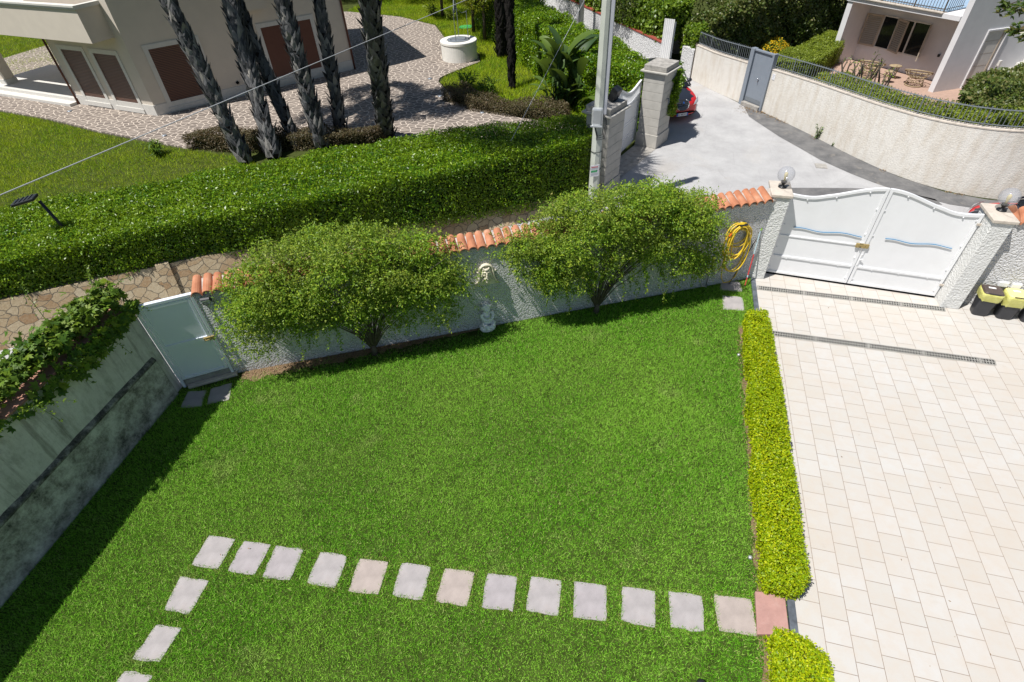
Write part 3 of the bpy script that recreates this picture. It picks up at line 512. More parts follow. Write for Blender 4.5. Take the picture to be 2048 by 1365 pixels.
# ------------------------------------------------------------------ garden gate (white metal)
GP, GQ = (-11.33, -.62), (-10.54, -.03); GA = ang_of(GP, GQ); GF = frame(GP, GA); GL = dist(GP, GQ)
root = thing('garden_gate', 'pale blue white metal garden gate between the grey and the white wall', 'gate', (-10.94, -.33, 0))
mb = MB(); mb.slab([(-.0, 0), (.055, 0), (.055, 2.07), (0, 2.07)], .03, -.05, GF); mb.slab([(GL - .055, 0), (GL, 0), (GL, 2.07), (GL - .055, 2.07)], .03, -.05, GF); mb.slab([(.056, 2.01), (GL - .056, 2.01), (GL - .056, 2.07), (.056, 2.07)], .03, -.05, GF); mb.build('gate_frame', M['garden_gate'], root, bevel=.005)
leaf = MB(); x0, x1 = .066, GL - .066
for s0, s1, z0, z1 in ((x0, x0 + .055, .2, 2.0), (x1 - .055, x1, .2, 2.0), (x0 + .056, x1 - .056, 1.935, 2.0), (x0 + .056, x1 - .056, .98, 1.09), (x0 + .056, x1 - .056, .2, .25)): leaf.slab([(s0, z0), (s1, z0), (s1, z1), (s0, z1)], .028, -.02, GF)
lf = leaf.build('gate_leaf', M['garden_gate'], root, bevel=.004)
for z0, z1 in ((.252, .978), (1.092, 1.933)):
    mb = MB(); mb.slab([(x0 + .057, z0), (x1 - .057, z0), (x1 - .057, z1), (x0 + .057, z1)], .006, -.006, GF); mb.build('panel', M['garden_gate'], lf)
mb = MB(); mb.slab([(x1 - .13, 1.0), (x1 - .0, 1.0), (x1 - .0, 1.075), (x1 - .13, 1.075)], .06, .03, GF); mb.slab([(x1 + .006, 1.0), (x1 + .06, 1.0), (x1 + .06, 1.075), (x1 + .006, 1.075)], .055, .032, GF); mb.tube([GF(x1 - .1, .06, 1.04), GF(x1 - .1, .09, 1.04), GF(x1 - .03, .09, 1.04)], .007); mb.build('lock', M['rust'], root, bevel=.004)
mb = MB(); mb.slab([(0.06, .001), (GL - .06, .001), (GL - .06, .17), (.06, .17)], .012, -.2, GF); mb.build('sill', M['capstone'], root, bevel=.006)
mb = MB(); mb.slab([(.1, .0), (GL + .05, .0), (GL + .05, .06), (.1, .06)], .12, .014, GF); mb.build('threshold', M['postcap'], root, bevel=.01)
for z in (.5, 1.6):
    mb = MB(); mb.tube([GF(.061, .034, z), GF(.061, .034, z + .1)], .009); mb.build('hinge', M['garden_gate'], root)
# floodlight beside the gate
root = thing('floodlight', 'small black floodlight with a looped cable below the first roof tiles', 'floodlight', FW(.2, .06, 1.95)); Mr = Matrix.Rotation(R_(FANG), 3, 'Z') @ Matrix.Rotation(R_(40), 3, 'X')
mb = MB(); mb.box(FW(.2, .1, 1.96), (.17, .05, .12), M=Mr); mb.build('housing', M['black'], root, bevel=.008)
mb = MB(); mb.box(FW(.2, .1, 1.96) + Mr @ Vector((0, -.027, 0)), (.14, .004, .09), M=Mr); mb.build('lens', M['lampglass'], root)
for a in (.12, .28):
    mb = MB(); mb.tube([FW(a, .02, 1.99), FW(a, .1, 1.98)], .006); mb.build('bracket', M['black'], root)
mb = MB(); mb.tube([FW(.2 + .1 * math.sin(t), .05, 1.86 + .05 * math.cos(t) - .02) for t in np.linspace(-2.8, 2.6, 16)], .006, 6); mb.build('cable', M['black'], root)
mb = MB(); mb.tube([FW(.13, .012, 1.86), FW(.15, .012, 1.5), FW(.14, .012, .6), FW(.15, .012, .02)], .008, 6); tag(mb.build('conduit', M['wallwhite'], None, FW(.14, 0, 0)), 'thin white cable conduit running down the white wall beside the garden gate', 'conduit')
# ------------------------------------------------------------------ relief mask, statue
root = thing('wall_mask', 'cream plaster bearded face relief in an arched surround on the white wall', 'wall relief', FW(5.4, 0, 1.45)); c0, zb = 5.41, 1.17
arc = [(c0 + .155 * math.cos(t), zb + .36 + .15 * math.sin(t)) for t in np.linspace(0, math.pi, 17)]
out = [(c0 + .25, zb), (c0 + .245, zb + .06), (c0 + .20, zb + .09), (c0 + .165, zb + .18)] + arc + [(c0 - .165, zb + .18), (c0 - .20, zb + .09), (c0 - .245, zb + .06), (c0 - .25, zb)]
mb = MB(); mb.slab(out, .05, .0, FW); mb.build('back_plate', M['plaster'], root, bevel=.012)
mb = MB(); mb.tube([FW(a, .06, z) for a, z in [(c0 + .215, zb + .03), (c0 + .185, zb + .1), (c0 + .15, zb + .2)] + [(c0 + .14 * math.cos(t), zb + .36 + .135 * math.sin(t)) for t in np.linspace(0, math.pi, 15)] + [(c0 - .15, zb + .2), (c0 - .185, zb + .1), (c0 - .215, zb + .03)]], .022, 8); mb.tube([FW(c0 + .165, .05, zb + .33), FW(c0 + .2, .05, zb + .34)], .024); mb.tube([FW(c0 - .165, .05, zb + .33), FW(c0 - .2, .05, zb + .34)], .024); mb.build('moulding', M['plaster'], root, smooth=True)
Mf = Matrix.Rotation(R_(FANG), 3, 'Z'); mb = MB()
def fb(a, d, z, r, sg=12): mb.ball(FW(a, d, z), r, sg, Mf)
fb(c0, .05, zb + .30, (.088, .055, .125), 16); fb(c0, .115, zb + .29, (.018, .03, .05)); fb(c0, .125, zb + .255, (.026, .022, .02)); fb(c0 - .035, .1, zb + .345, (.034, .02, .014)); fb(c0 + .035, .1, zb + .345, (.034, .02, .014)); fb(c0, .09, zb + .40, (.05, .03, .03))
fb(c0 - .05, .085, zb + .27, (.026, .024, .03)); fb(c0 + .05, .085, zb + .27, (.026, .024, .03)); fb(c0, .1, zb + .185, (.05, .045, .05)); fb(c0, .1, zb + .12, (.034, .034, .05))
for sx in (-1, 1):
    for i in range(4): fb(c0 + sx * (.03 + .026 * i), .085 - .01 * i, zb + .215 - .035 * i, (.03, .022, .022), 8)
    for i in range(5): fb(c0 + sx * (.055 + .012 * i), .07, zb + .42 - .045 * i, (.024, .03, .026), 8)
f = mb.build('face', M['plaster'], root, smooth=True); md = f.modifiers.new('fuse', 'REMESH'); md.mode = 'VOXEL'; md.voxel_size = .008; md.use_smooth_shade = True
# seated child statue fused to one mass
sx, sy = -5.79, 2.44; mb = MB(); Ms = Matrix.Rotation(R_(FANG + 12), 3, 'Z')
def sb(x, y, z, r, sg=12, jit=0): mb.ball(Vector((sx, sy, 0)) + Ms @ Vector((x, y, z)), r, sg, Ms, jit)
sb(0, 0, .06, (.19, .17, .10), 14, .12); sb(-.08, -.06, .08, (.12, .1, .09), 10, .2); sb(.1, .02, .09, (.11, .11, .09), 10, .2)
sb(.0, .01, .22, (.125, .115, .09)); sb(.0, .03, .32, (.105, .09, .12)); sb(0, .03, .42, (.11, .075, .06))
for s in (-1, 1):
    for i in range(7):
        t = i / 6; sb(s * (.10 + .02 * t) - s * .12 * t * t, -.05 - .11 * math.sin(t * 2.2), .205 - .06 * t, (.055 - .012 * t,) * 3, 10)          # thigh and shin folded
        sb(s * (.125 + .015 * math.sin(t * 3)) - s * .1 * t * t, -.02 - .12 * t, .43 - .15 * t + .06 * t * t, (.042 - .012 * t,) * 3, 10)      # arm folded to the chest
    sb(s * .05, -.17, .13, (.04, .06, .03), 10)
sb(0, .02, .49, (.05, .05, .05)); sb(0, -.005, .585, (.088, .095, .10), 16); sb(0, -.1, .575, (.016, .022, .02), 8); sb(-.035, -.09, .565, (.028, .02, .026), 8); sb(.035, -.09, .565, (.028, .02, .026), 8); sb(0, -.088, .535, (.026, .016, .01), 8)
for i in range(34):
    a = random.uniform(0, 6.28); t = random.uniform(-.2, 1); rr = math.sqrt(max(0, 1 - t * t)); y = rr * math.sin(a) * .098
    if y < -.05 and t < .45: continue
    sb(rr * math.cos(a) * .092, y, .605 + t * .09, (.03, .03, .026), 8)
o = mb.build('garden_statue', M['statue'], None, (sx, sy, 0), smooth=True); md = o.modifiers.new('fuse', 'REMESH'); md.mode = 'VOXEL'; md.voxel_size = .0065; md.use_smooth_shade = True
tag(o, 'white stone statue of a seated curly haired child below the face relief', 'statue')
# ------------------------------------------------------------------ gate posts and lamps
def post(label, x0, x1, y0, y1, loc):
    root = thing('gate_post', label, 'gate post', loc, 'driveway gate posts'); mb = MB(); mb.box(((x0 + x1) / 2, (y0 + y1) / 2, 1.06), (x1 - x0, y1 - y0, 2.12)); mb.build('shaft', M['gatepost'], root, bevel=.015)
    mb = MB(); mb.box(((x0 + x1) / 2, (y0 + y1) / 2, 2.155), (x1 - x0 + .07, y1 - y0 + .07, .068)); mb.build('cap', M['postcap'], root, bevel=.012)
post('white roughcast gate post beside the hanging yellow hose', -.18, .19, 5.57, 6.2, (0, 5.9, 0))
post('white roughcast gate post beside the row of bins', 3.83, 4.2, 5.25, 5.9, (4.02, 5.58, 0))
def globe(label, x, y):
    root = thing('globe_lamp', label, 'lamp', (x, y, 2.19), 'globe lamps on the gate posts'); mb = MB(); mb.lathe([(.085, 2.19), (.09, 2.2), (.08, 2.215), (.035, 2.225), (.03, 2.27), (.05, 2.285), (.062, 2.33), (.055, 2.335)], 24, (x, y, 0)); mb.build('lamp_base', M['black'], root, smooth=True)
    mb = MB(); mb.ball((x, y, 2.48), .175, 32); mb.build('globe', M['globe'], root, smooth=True); mb = MB(); mb.lathe([(.02, 2.33), (.022, 2.4), (.035, 2.44), (.04, 2.48), (.03, 2.515), (.01, 2.53)], 14, (x, y, 0)); mb.build('bulb', M['bulb'], root, smooth=True)
globe('clear globe lamp on the gate post beside the yellow hose', .03, 5.93)
globe('clear globe lamp on the gate post above the bins', 4.06, 5.66)
# ------------------------------------------------------------------ driveway gate
A_, B_ = (.21, 5.87), (3.82, 5.61); DA = ang_of(A_, B_); DF = frame(A_, DA); DL = dist(A_, B_); mid = DL / 2
def ztop(s):    # wavy top, highest where the leaves meet
    u = min(s, DL - s) / mid; return 2.10 + .33 * (.5 - .5 * math.cos(math.pi * min(1, max(0, (u - .22) / .78)))) - .03 * math.sin(math.pi * min(1, u / .4)) * (u < .4)
root = thing('driveway_gate', 'white metal double driveway gate with wavy top and blue wave strips', 'gate', (2.0, 5.74, 0))
for side in (0, 1):
    s0, s1 = (.02, mid - .01) if side == 0 else (mid + .01, DL - .02); lo = .06; n = 28
    xs = [s0 + (s1 - s0) * i / n for i in range(n + 1)]; mb = MB()
    mb.slab([(s0, lo), (s0 + .055, lo), (s0 + .055, ztop(s0 + .055)), (s0, ztop(s0))], .025, -.025, DF); mb.slab([(s1 - .055, lo), (s1, lo), (s1, ztop(s1)), (s1 - .055, ztop(s1 - .055))], .025, -.025, DF)
    ins = [x for x in xs if s0 + .056 < x < s1 - .056]; ins = [s0 + .056] + ins + [s1 - .056]
    for a, b in zip(ins[:-1], ins[1:]): mb.slab([(a, ztop(a) - .055), (b, ztop(b) - .055), (b, ztop(b)), (a, ztop(a))], .03, -.025, DF)
    mb.slab([(s0 + .056, lo), (s1 - .056, lo), (s1 - .056, lo + .05), (s0 + .056, lo + .05)], .025, -.025, DF); mb.slab([(s0 + .056, .50), (s1 - .056, .50), (s1 - .056, .55), (s0 + .056, .55)], .028, -.02, DF)
    if side == 0: mb.slab([(s0 + .056, 1.06), (s1 - .056, 1.06), (s1 - .056, 1.09), (s0 + .056, 1.09)], .024, .006, DF)
    for q in (.2, .5, .82):
        a = s0 + (s1 - s0) * q; mb.ball(DF(a, .026, ztop(a) - .075), .016, 8); mb.ball(DF(a, .02, .488), .014, 8); mb.ball(DF(a, .02, .56), .012, 8)
    for z in (.2, .75, 1.35, 1.95):
        mb.box(DF(s0 + .066, .012, z), (.026, .026, .03)); mb.box(DF(s1 - .066, .012, z), (.026, .026, .03))
    lf = mb.build('gate_leaf', M['gatewhite'], root, merge=True)
    mb = MB(); up = [(x, ztop(x) - .057) for x in ins]; mb.slab([(s0 + .057, .552), (s1 - .057, .552)] + up[::-1], .004, -.006, DF); mb.slab([(s0 + .057, .112), (s1 - .057, .112), (s1 - .057, .498), (s0 + .057, .498)], .004, -.006, DF); mb.build('panel', M['gatewhite'], lf)
    w0, w1 = (.30, mid - .12) if side == 0 else (mid + .33, DL - .22); zs = lambda t: 1.275 + .022 * math.sin(2 * math.pi * 1.6 * t + .6); rows = [(w0 + (w1 - w0) * i / 40, zs(i / 40)) for i in range(41)]; mb = MB()
    for (a, b), (c, d) in zip(rows[:-1], rows[1:]): mb.slab([(a, b), (c, d), (c, d + .016), (a, b + .016)], .03, .006, DF)
    mb.build('wave_strip', M['gatewhite'], lf, merge=True); mb = MB()
    for (a, b), (c, d) in zip(rows[:-1], rows[1:]): mb.slab([(a, b + .0165), (c, d + .0165), (c, d + .0215), (a, b + .0215)], .031, .006, DF)
    mb.build('blue_edge', M['blue'], lf, merge=True)
mb = MB(); mb.slab([(mid - .17, 1.03), (mid + .02, 1.03), (mid + .02, 1.13), (mid - .17, 1.13)], .06, .026, DF); mb.slab([(mid + .024, 1.03), (mid + .09, 1.03), (mid + .09, 1.13), (mid + .024, 1.13)], .055, .026, DF); lk = mb.build('lock_box', M['rust'], root, bevel=.005)
mb = MB(); mb.tube([DF(mid - .08, .06, 1.06), DF(mid - .08, .085, 1.06)], .012); mb.build('keyhole', M['black'], lk)
mb = MB(); mb.tube([DF(mid - .11, .03, 1.16), DF(mid - .11, .07, 1.17), DF(mid - .05, .07, 1.18)], .012); mb.build('handle', M['gatewhite'], root); mb = MB(); mb.tube([DF(mid + .035, .03, .58), DF(mid + .035, .03, .86)], .012); mb.tube([DF(mid + .035, .03, .72), DF(mid + .1, .06, .74)], .012); mb.build('drop_bolt', M['gatewhite'], root)
for z in (.35, 1.86):
    mb = MB(); mb.slab([(DL - .06, z), (DL + .02, z), (DL + .02, z + .05), (DL - .06, z + .05)], .045, .028, DF); mb.build('hinge', M['postcap'], root, bevel=.004)
mb = MB(); mb.slab([(.0, .0075), (DL, .0075), (DL, .012), (0, .012)], .02, -.05, DF); mb.build('floor_track', M['dark'], root)
# ------------------------------------------------------------------ right wall, boxes, bins
root = thing('side_wall', 'white roughcast wall behind the bins with a terracotta tile coping', 'wall', (6, 5.6, 0)); RW = frame((4.203, 5.50), -4)
mb = MB(); mb.slab([(0, 0), (8, 0), (8, 2.02), (0, 2.02)], 0, -.24, RW); mb.build('wall_body', M['wallwhite'], root); mb = MB(); a = .09
while a < 7.9: barrel(mb, RW, a, .098, .083, .07, 2.03, -.34, 2.16); a += .19
mb.build('roof_tiles', M['tile'], root); mb = MB(); mb.slab([(0, 2.022), (8, 2.022), (8, 2.08), (0, 2.08)], .02, -.28, RW); mb.build('mortar_bed', M['mortar'], root)
for s, lb in ((.50, 'white electric box on the wall above the brown lidded bin'), (.73, 'white electric box on the wall above the yellow lidded bin')):
    mb = MB(); mb.slab([(s, .60), (s + .17, .60), (s + .17, .71), (s, .71)], .06, .0, RW); tag(mb.build('electric_box', M['gatewhite'], None, RW(s, 0, .65), bevel=.008), lb, 'electric box', 'electric boxes on the wall')
def bin_(x, y, label, lid, bagd, a=0):
    root = thing('waste_bin', label, 'bin', (x, y, .01), 'waste bins'); Mz = Matrix.Rotation(R_(a), 3, 'Z')
    def rr(w, d, z, r=.06, n=4):
        o = []
        for cx, cy, t0 in ((w / 2 - r, d / 2 - r, 0), (-w / 2 + r, d / 2 - r, 90), (-w / 2 + r, -d / 2 + r, 180), (w / 2 - r, -d / 2 + r, 270)):
            for i in range(n + 1): t = R_(t0 + 90 * i / n); o.append(Vector((x, y, 0)) + Mz @ Vector((cx + r * math.cos(t), cy + r * math.sin(t), z)))
        return o
    mb = MB(); mb.grid([rr(.27, .25, .01), rr(.28, .26, .04), rr(.355, .335, .585)], True); mb.add(rr(.27, .25, .01), [tuple(range(20))]); mb.build('bin_body', M['binbody'], root)
    if lid is None: lid = 'binbody'
    if bagd:
        rows = []
        for z, e in ((.60, .0), (.595, .03), (.55, .035), (.50, .03), (bagd, .012)):
            r = rr(.36 + e, .34 + e, z, .075); rows.append([p + Vector((random.uniform(-.006, .006), random.uniform(-.006, .006), (random.uniform(-.03, .02) if z == bagd else 0))) for p in r])
        mb = MB(); mb.grid(rows, True); mb.build('bag', M['bag'], root, smooth=True)
    mb = MB(); mb.grid([rr(.365, .345, .59), rr(.365, .345, .612), rr(.32, .30, .632), rr(.29, .27, .63)], True); mb.add(rr(.29, .27, .63), [tuple(range(20))]); l = mb.build('lid', M[lid], root)
    mb = MB(); mb.box(Vector((x, y, .633)) + Mz @ Vector((-.01, .05, 0)), (.13, .05, .003), M=Mz); mb.build('sticker', M['label'], l)
    if bagd == .0: return
    mb = MB(); mb.tube([Vector((x, y, 0)) + Mz @ Vector(q) for q in ((-.1, -.165, .615), (-.1, -.18, .625), (.1, -.18, .625), (.1, -.165, .615))], .008, 6); mb.build('handle', M['binbody'], l)
bin_(4.55, 5.22, 'dark bin with brown lid and yellow bag, next to the gate post', 'binlid', .43, -6)
bin_(4.99, 5.19, 'dark bin with bright yellow lid and yellow bag, in the middle of the row', 'yellowlid', .36, -3)
bin_(5.44, 5.16, 'dark bin cut off by the right edge, beside the yellow lidded one', 'binbody', .0, -6)
# ------------------------------------------------------------------ hose, tap, poles
root = thing('garden_hose', 'coiled yellow garden hose hanging on the white wall beside the gate post', 'hose', FW(11.1, .05, 1.2)); mb = MB(); path = []
for i in range(9):
    rx = random.uniform(.15, .30); rz = random.uniform(.26, .47) if i < 7 else .56; dep = .05 + .016 * (i % 5); cx = 11.14 + random.uniform(-.06, .05); ph = random.uniform(-.12, .12)
    for k in range(26):
        t = 2 * math.pi * k / 26; zt = 1.66 - random.uniform(0, .006) - .02 * i; path.append(FW(cx + rx * math.sin(t) + ph * (math.cos(t) - 1) * rz * .5, dep + .012 * math.sin(3 * t), zt - rz + rz * math.cos(t)))
mb.tube(path, .0155, 6); mb.build('coil', M['hose'], root, smooth=True)
mb = MB(); lp = [FW(10.96 + .02 * math.sin(t), .09, 1.2 - .0 * t) for t in (0,)]
lp = [FW(a, .08, z) for a, z in ((10.93, 1.3), (10.88, 1.0), (10.9, .6), (10.95, .25), (11.05, .08), (11.2, .07), (11.32, .2), (11.38, .55), (11.4, .95), (11.38, 1.25))]
mb.tube([Vector(p) for p in lp], .0125, 6); mb.tube([FW(a, .09, z) for a, z in ((10.62, .74), (10.63, .56), (10.7, .47), (10.82, .5), (10.95, .66), (11.1, .9))], .0125, 6); mb.build('loose_loop', M['hose'], root, smooth=True)
mb = MB(); mb.tube([FW(10.62, .09, .85), FW(10.62, .09, .74)], .02); mb.build('connector', M['orange'], root); mb = MB(); mb.tube([FW(10.86, .1, 1.38), FW(10.9, .1, 1.46)], .02); mb.build('connector', M['orange'], root)
mb = MB(); mb.slab([(11.06, 1.60), (11.24, 1.60), (11.24, 1.625), (11.06, 1.625)], .12, .0, FW); mb.slab([(11.06, 1.5), (11.09, 1.5), (11.09, 1.60), (11.06, 1.60)], .02, .0, FW); tag(mb.build('hose_bracket', M['black'], None, FW(11.16, 0, 1.65)), 'dark wall bracket carrying the yellow hose coil', 'bracket')
root = thing('water_tap', 'metal garden tap on a standpipe left of the yellow hose', 'tap', FW(10.6, .06, 0)); mb = MB(); mb.tube([FW(10.62, .05, .0), FW(10.62, .05, .9), FW(10.62, .09, .93), FW(10.62, .10, .86)], .014, 8); mb.build('standpipe', M['pipe'], root, smooth=True); mb = MB(); mb.tube([FW(10.56, .06, .97), FW(10.68, .06, .97)], .016); mb.tube([FW(10.62, .06, .93), FW(10.62, .06, .98)], .02); mb.build('valve', M['blue'], root)
mb = MB(); mb.tube([FW(10.32, .06, .75), FW(10.34, .1, .4), FW(10.42, .16, .16), FW(10.56, .12, .1), FW(10.6, .1, .05)], .014, 8); mb.tube([FW(10.32, .06, .75), FW(10.42, .05, .74), FW(10.58, .05, .78)], .014, 8); tag(mb.build('water_pipe', M['pipe'], None, FW(10.4, .05, 0), smooth=True), 'grey flexible water pipe curving down the wall below the tap', 'pipe')
b0, b1 = Vector((-.26, 5.17, .02)), Vector((-.215, 5.545, 1.38))
root = thing('mop', 'mop with red and pale blue handle leaning on the gate post, head up', 'mop', b0); mb = MB(); mb.tube([b0.lerp(b1, .02), b0.lerp(b1, .56)], .013); mb.build('handle', M['red'], root); mb = MB(); mb.tube([b0.lerp(b1, .161), b0.lerp(b1, .199)], .0142); mb.build('handle_band', M['cyan'], root); mb = MB(); mb.tube([b0.lerp(b1, .561), b0.lerp(b1, .96)], .0125); mb.build('upper_handle', M['cyan'], root); mb = MB(); mb.tube([b0, b0.lerp(b1, .019)], .016); mb.build('end_cap', M['black'], root)
mb = MB(); mb.tube([b0.lerp(b1, .961), b0.lerp(b1, 1.0)], .028); mb.build('socket', M['lime'], root); mb = MB()
for i in range(26): q = random.uniform(0, 6.28); mb.tube([b1, b1 + Vector((-.05 + .03 * math.cos(q), .005 + .02 * math.sin(q), -.1)), b1 + Vector((-.09 + .06 * math.cos(q), .01 + .03 * math.sin(q), -.36 + .1 * random.random()))], .012, 5)
mb.build('mop_head', M['mop'], root, smooth=True)
mb = MB(); mb.tube([FW(11.2, .1, .02), FW(11.62, .05, 1.15)], .011); tag(mb.build('stick', M['bark'], None, FW(11.2, .1, 0)), 'thin brown stick leaning on the wall between hose and mop', 'stick')
# lawn sprinklers
for x, y, lb in ((-.55, -1.7, 'small round grey sprinkler head in the lawn near the long golden hedge'), (-.51, 2.7, 'small pale sprinkler head in the lawn, up by the start of the golden hedge')):
    mb = MB(); mb.lathe([(.028, 0), (.03, .05), (.02, .058), (.008, .062)], 12, (x, y, 0)); tag(mb.build('sprinkler_head', M['polegrey'], None, (x, y, 0), smooth=True), lb, 'sprinkler', 'lawn sprinklers')
mb = MB(); mb.lathe([(.03, 0), (.03, .05), (.05, .06), (.06, .1), (.045, .13), (.01, .14)], 14, (-1.25, -3.56, 0)); tag(mb.build('lawn_spotlight', M['black'], None, (-1.25, -3.56, 0), smooth=True), 'small black lawn spotlight at the lower edge of the lawn', 'spotlight')
# ------------------------------------------------------------------ climbing shrubs
def climber(label, s_c, s_r, z_c, z_r, trunk, n, seed, hang, lobes):
    rng = np.random.default_rng(seed); root = thing('climbing_shrub', label, 'shrub', FW(trunk, .22, 0), 'climbing shrubs on the white wall'); ca, sa = math.cos(R_(FANG)), math.sin(R_(FANG))
    def T(a, d, z): return np.column_stack([FA[0] + ca * a + sa * d, FA[1] + sa * a - ca * d, z])
    S, D, Z = [], [], []
    # sprays: points on arching twigs springing out of lobes
    cs = []
    for (la, ld, lz, ra, rd, rz, w) in lobes:
        k = int(n * w); u = unit(rng.normal(size=(k, 3))); r = (.62 + .38 * rng.random(k) ** .6)[:, None] * (1 + .3 * nz(u * 1., 4.1, seed)[:, None]); q = u * r; S.append(la + q[:, 0] * ra); D.append(ld + q[:, 1] * rd); Z.append(lz + q[:, 2] * rz)
    S, D, Z = np.concatenate(S), np.concatenate(D), np.concatenate(Z); keep = D > -.75; S, D, Z = S[keep], D[keep], Z[keep]
    m_ = (D < .06) & (Z < 2.05); D[m_] = .06 + .3 * rng.random(m_.sum())
    # each point becomes a small twig of 6 leaflets
    base = T(S, D, Z); dirs = unit(np.column_stack([rng.normal(size=len(S)), rng.normal(size=len(S)), -.35 + .5 * rng.normal(size=len(S))])); P = []; Dd = []
    for t in range(6): P.append(base + dirs * (.026 * t) + rng.normal(size=base.shape) * .008); Dd.append(dirs + rng.normal(size=base.shape) * .8)
    # hanging strands
    for (a, d, z0, z1, drift) in hang:
        k = int((z0 - z1) / .018); t = np.linspace(0, 1, k); st = T(a + drift * t + .03 * np.sin(9 * t + a), d + .1 * t, z0 + (z1 - z0) * t)
        for _ in range(2): P.append(st + rng.normal(size=st.shape) * .014); Dd.append(rng.normal(size=st.shape) + np.array([0, 0, -.5]))
    # upright wisps on the crown
    for i in range(230):
        j = rng.integers(len(S))
        if Z[j] < z_c - .5 or D[j] < -.5: continue
        k = rng.integers(8, 20); t = np.linspace(0, 1, k)[:, None]; dv = unit(np.array([[rng.normal() * .9, rng.normal() * .9, .7]])); st = base[j] + dv * t * rng.uniform(.12, .34); P.append(st + rng.normal(size=st.shape) * .01); Dd.append(rng.normal(size=st.shape))
    P = np.concatenate(P); Dd = np.concatenate(Dd); sz = np.exp(rng.normal(size=len(P)) * .25); rnd = np.clip(rng.random(len(P)) * .8 + .25 * (rng.random(len(P)) < .06), 0, 1)
    leaves('foliage', P, np.tile([sa * .3, -ca * .3, .8], (len(P), 1)), .042 * sz, .021 * sz, M['lf_jasmine'], root, .8, D=Dd, rnd=rnd)
    mb = MB(); b = FW(trunk, .2, 0); mb.tube([b, b + Vector((.02, 0, .14)), b + Vector((0, .01, .24))], [.075, .055, .05], 8)
    for i in range(44):
        a1 = s_c + s_r * .85 * rng.uniform(-1, 1); z1 = z_c + rng.uniform(-.45, .3); d1 = rng.uniform(.08, .55); p = [b + Vector((0, 0, .12))]; sag = rng.uniform(-.1, .15)
        for t in (.25, .5, .75, 1): p.append(FW(trunk + (a1 - trunk) * (t ** 1.25), .2 + (d1 - .2) * t, .15 + (z1 - .15) * t ** .8 + sag * math.sin(math.pi * t)))
        mb.tube(p, [.015, .011, .008, .006, .004], 5)
    mb.build('branches', M['bark'], root, smooth=True)
h1 = [(.72, .25, 1.85, 1.7, 0), (1.0, .3, 1.9, 1.35, -.1), (1.2, .35, 1.8, 1.1, .05), (1.5, .4, 1.7, .95, -.05), (1.9, .45, 1.6, .75, 0), (2.3, .5, 1.5, .6, .04), (2.75, .5, 1.3, .55, 0), (3.3, .5, 1.4, .7, .02), (3.75, .5, 1.4, .62, .08), (4.2, .45, 1.5, .55, .06), (4.5, .4, 1.5, .72, .1), (4.9, .4, 1.5, .9, .2), (5.2, .35, 1.45, 1.0, .25), (1.75, .4, 1.4, .85, 0), (3.5, .5, 1.3, .8, 0), (.5, .1, 2.05, 1.9, 0)]
def lobes(sc, seed, zt, w):
    r = np.random.default_rng(seed); L = []
    for i in range(46):
        u = -1 + 2 * ((i * .618) % 1); a = sc + u * w; top = zt - .62 * u * u; k = r.random(); rr = r.uniform(.32, .62)
        if k < .36: L.append((a, r.uniform(-.35, .3), top - .28 - .12 * r.random(), rr * 1.2, rr * .8, rr * .62, .030))
        elif k < .62: L.append((a, r.uniform(.25, .5), top - r.uniform(.55, .95), rr, .3, rr * .8, .028))
        else: L.append((a, r.uniform(.35, .55), max(.85, top - r.uniform(.95, 1.75)), rr * .85, .22, rr * .9, .024))
    return L
L1 = lobes(2.72, 5, 2.95, 1.95)
h1 += [(a, random.uniform(.3, .62), z, z - random.uniform(.2, .75), random.uniform(-.08, .12)) for a, z in ((random.uniform(.9, 4.7), random.uniform(1.1, 1.9)) for _ in range(34))]
climber('large jasmine shrub sprawling over the wall between garden gate and face relief', 3.0, 2.2, 2.05, .7, 2.85, 9800, 21, h1, L1)
h2 = [(6.05, .25, 1.7, 1.35, -.1), (6.3, .3, 1.6, 1.1, 0), (6.7, .4, 1.4, .75, 0), (7.0, .4, 1.3, .6, .05), (7.5, .45, 1.3, .65, 0), (8.2, .5, 1.3, .55, .06), (8.7, .5, 1.35, .6, .1), (9.1, .5, 1.3, .25, .2), (9.4, .45, 1.25, .3, .12), (9.9, .4, 1.2, .5, .05), (10.2, .3, 1.3, .75, .05), (10.5, .3, 1.5, 1.0, 0), (9.6, .45, 1.2, .6, 0), (5.8, .2, 1.95, 1.8, -.1)]
L2 = lobes(8.3, 8, 3.0, 2.05)
h2 += [(a, random.uniform(.3, .62), z, z - random.uniform(.2, .75), random.uniform(-.08, .12)) for a, z in ((random.uniform(6.2, 10.5), random.uniform(1.1, 1.9)) for _ in range(34))]
climber('large jasmine shrub sprawling over the wall between face relief and yellow hose', 8.3, 2.2, 2.05, .7, 7.82, 9800, 33, h2, L2)
# creeper on the left wall
root = thing('creeper', 'large leaved green creeper draped over the top of the grey wall', 'climbing plant', (-11.5, -2, 2.1)); k = 3600
yv = -.55 - 3.3 * RNG.random(k) ** .95; xo = RNG.normal(size=k) * .34 - .24 - .30 * np.clip(-yv - 1.7, 0, 2); zz = 2.16 + .38 * np.exp(-((xo + .3) / .42) ** 2) * RNG.random(k) ** .6 + .12 * RNG.random(k); fr = xo > .02; lim = np.clip(.42 - .12 * np.abs(yv + 1.9), .05, .5); xo[fr] = .05 + .07 * RNG.random(fr.sum()); zz[fr] = 2.2 - RNG.random(fr.sum()) * lim[fr]
over = xo < -.35; zz[over] = 2.15 - .6 * RNG.random(over.sum()) * np.clip(-(xo[over] + .35) * 2, 0, 1) + .2 * RNG.random(over.sum())
bx = np.array([lw(y, x, z) for y, x, z in zip(yv, xo, zz)]); P, N_, D_, L_, Q_ = [], [], [], [], []
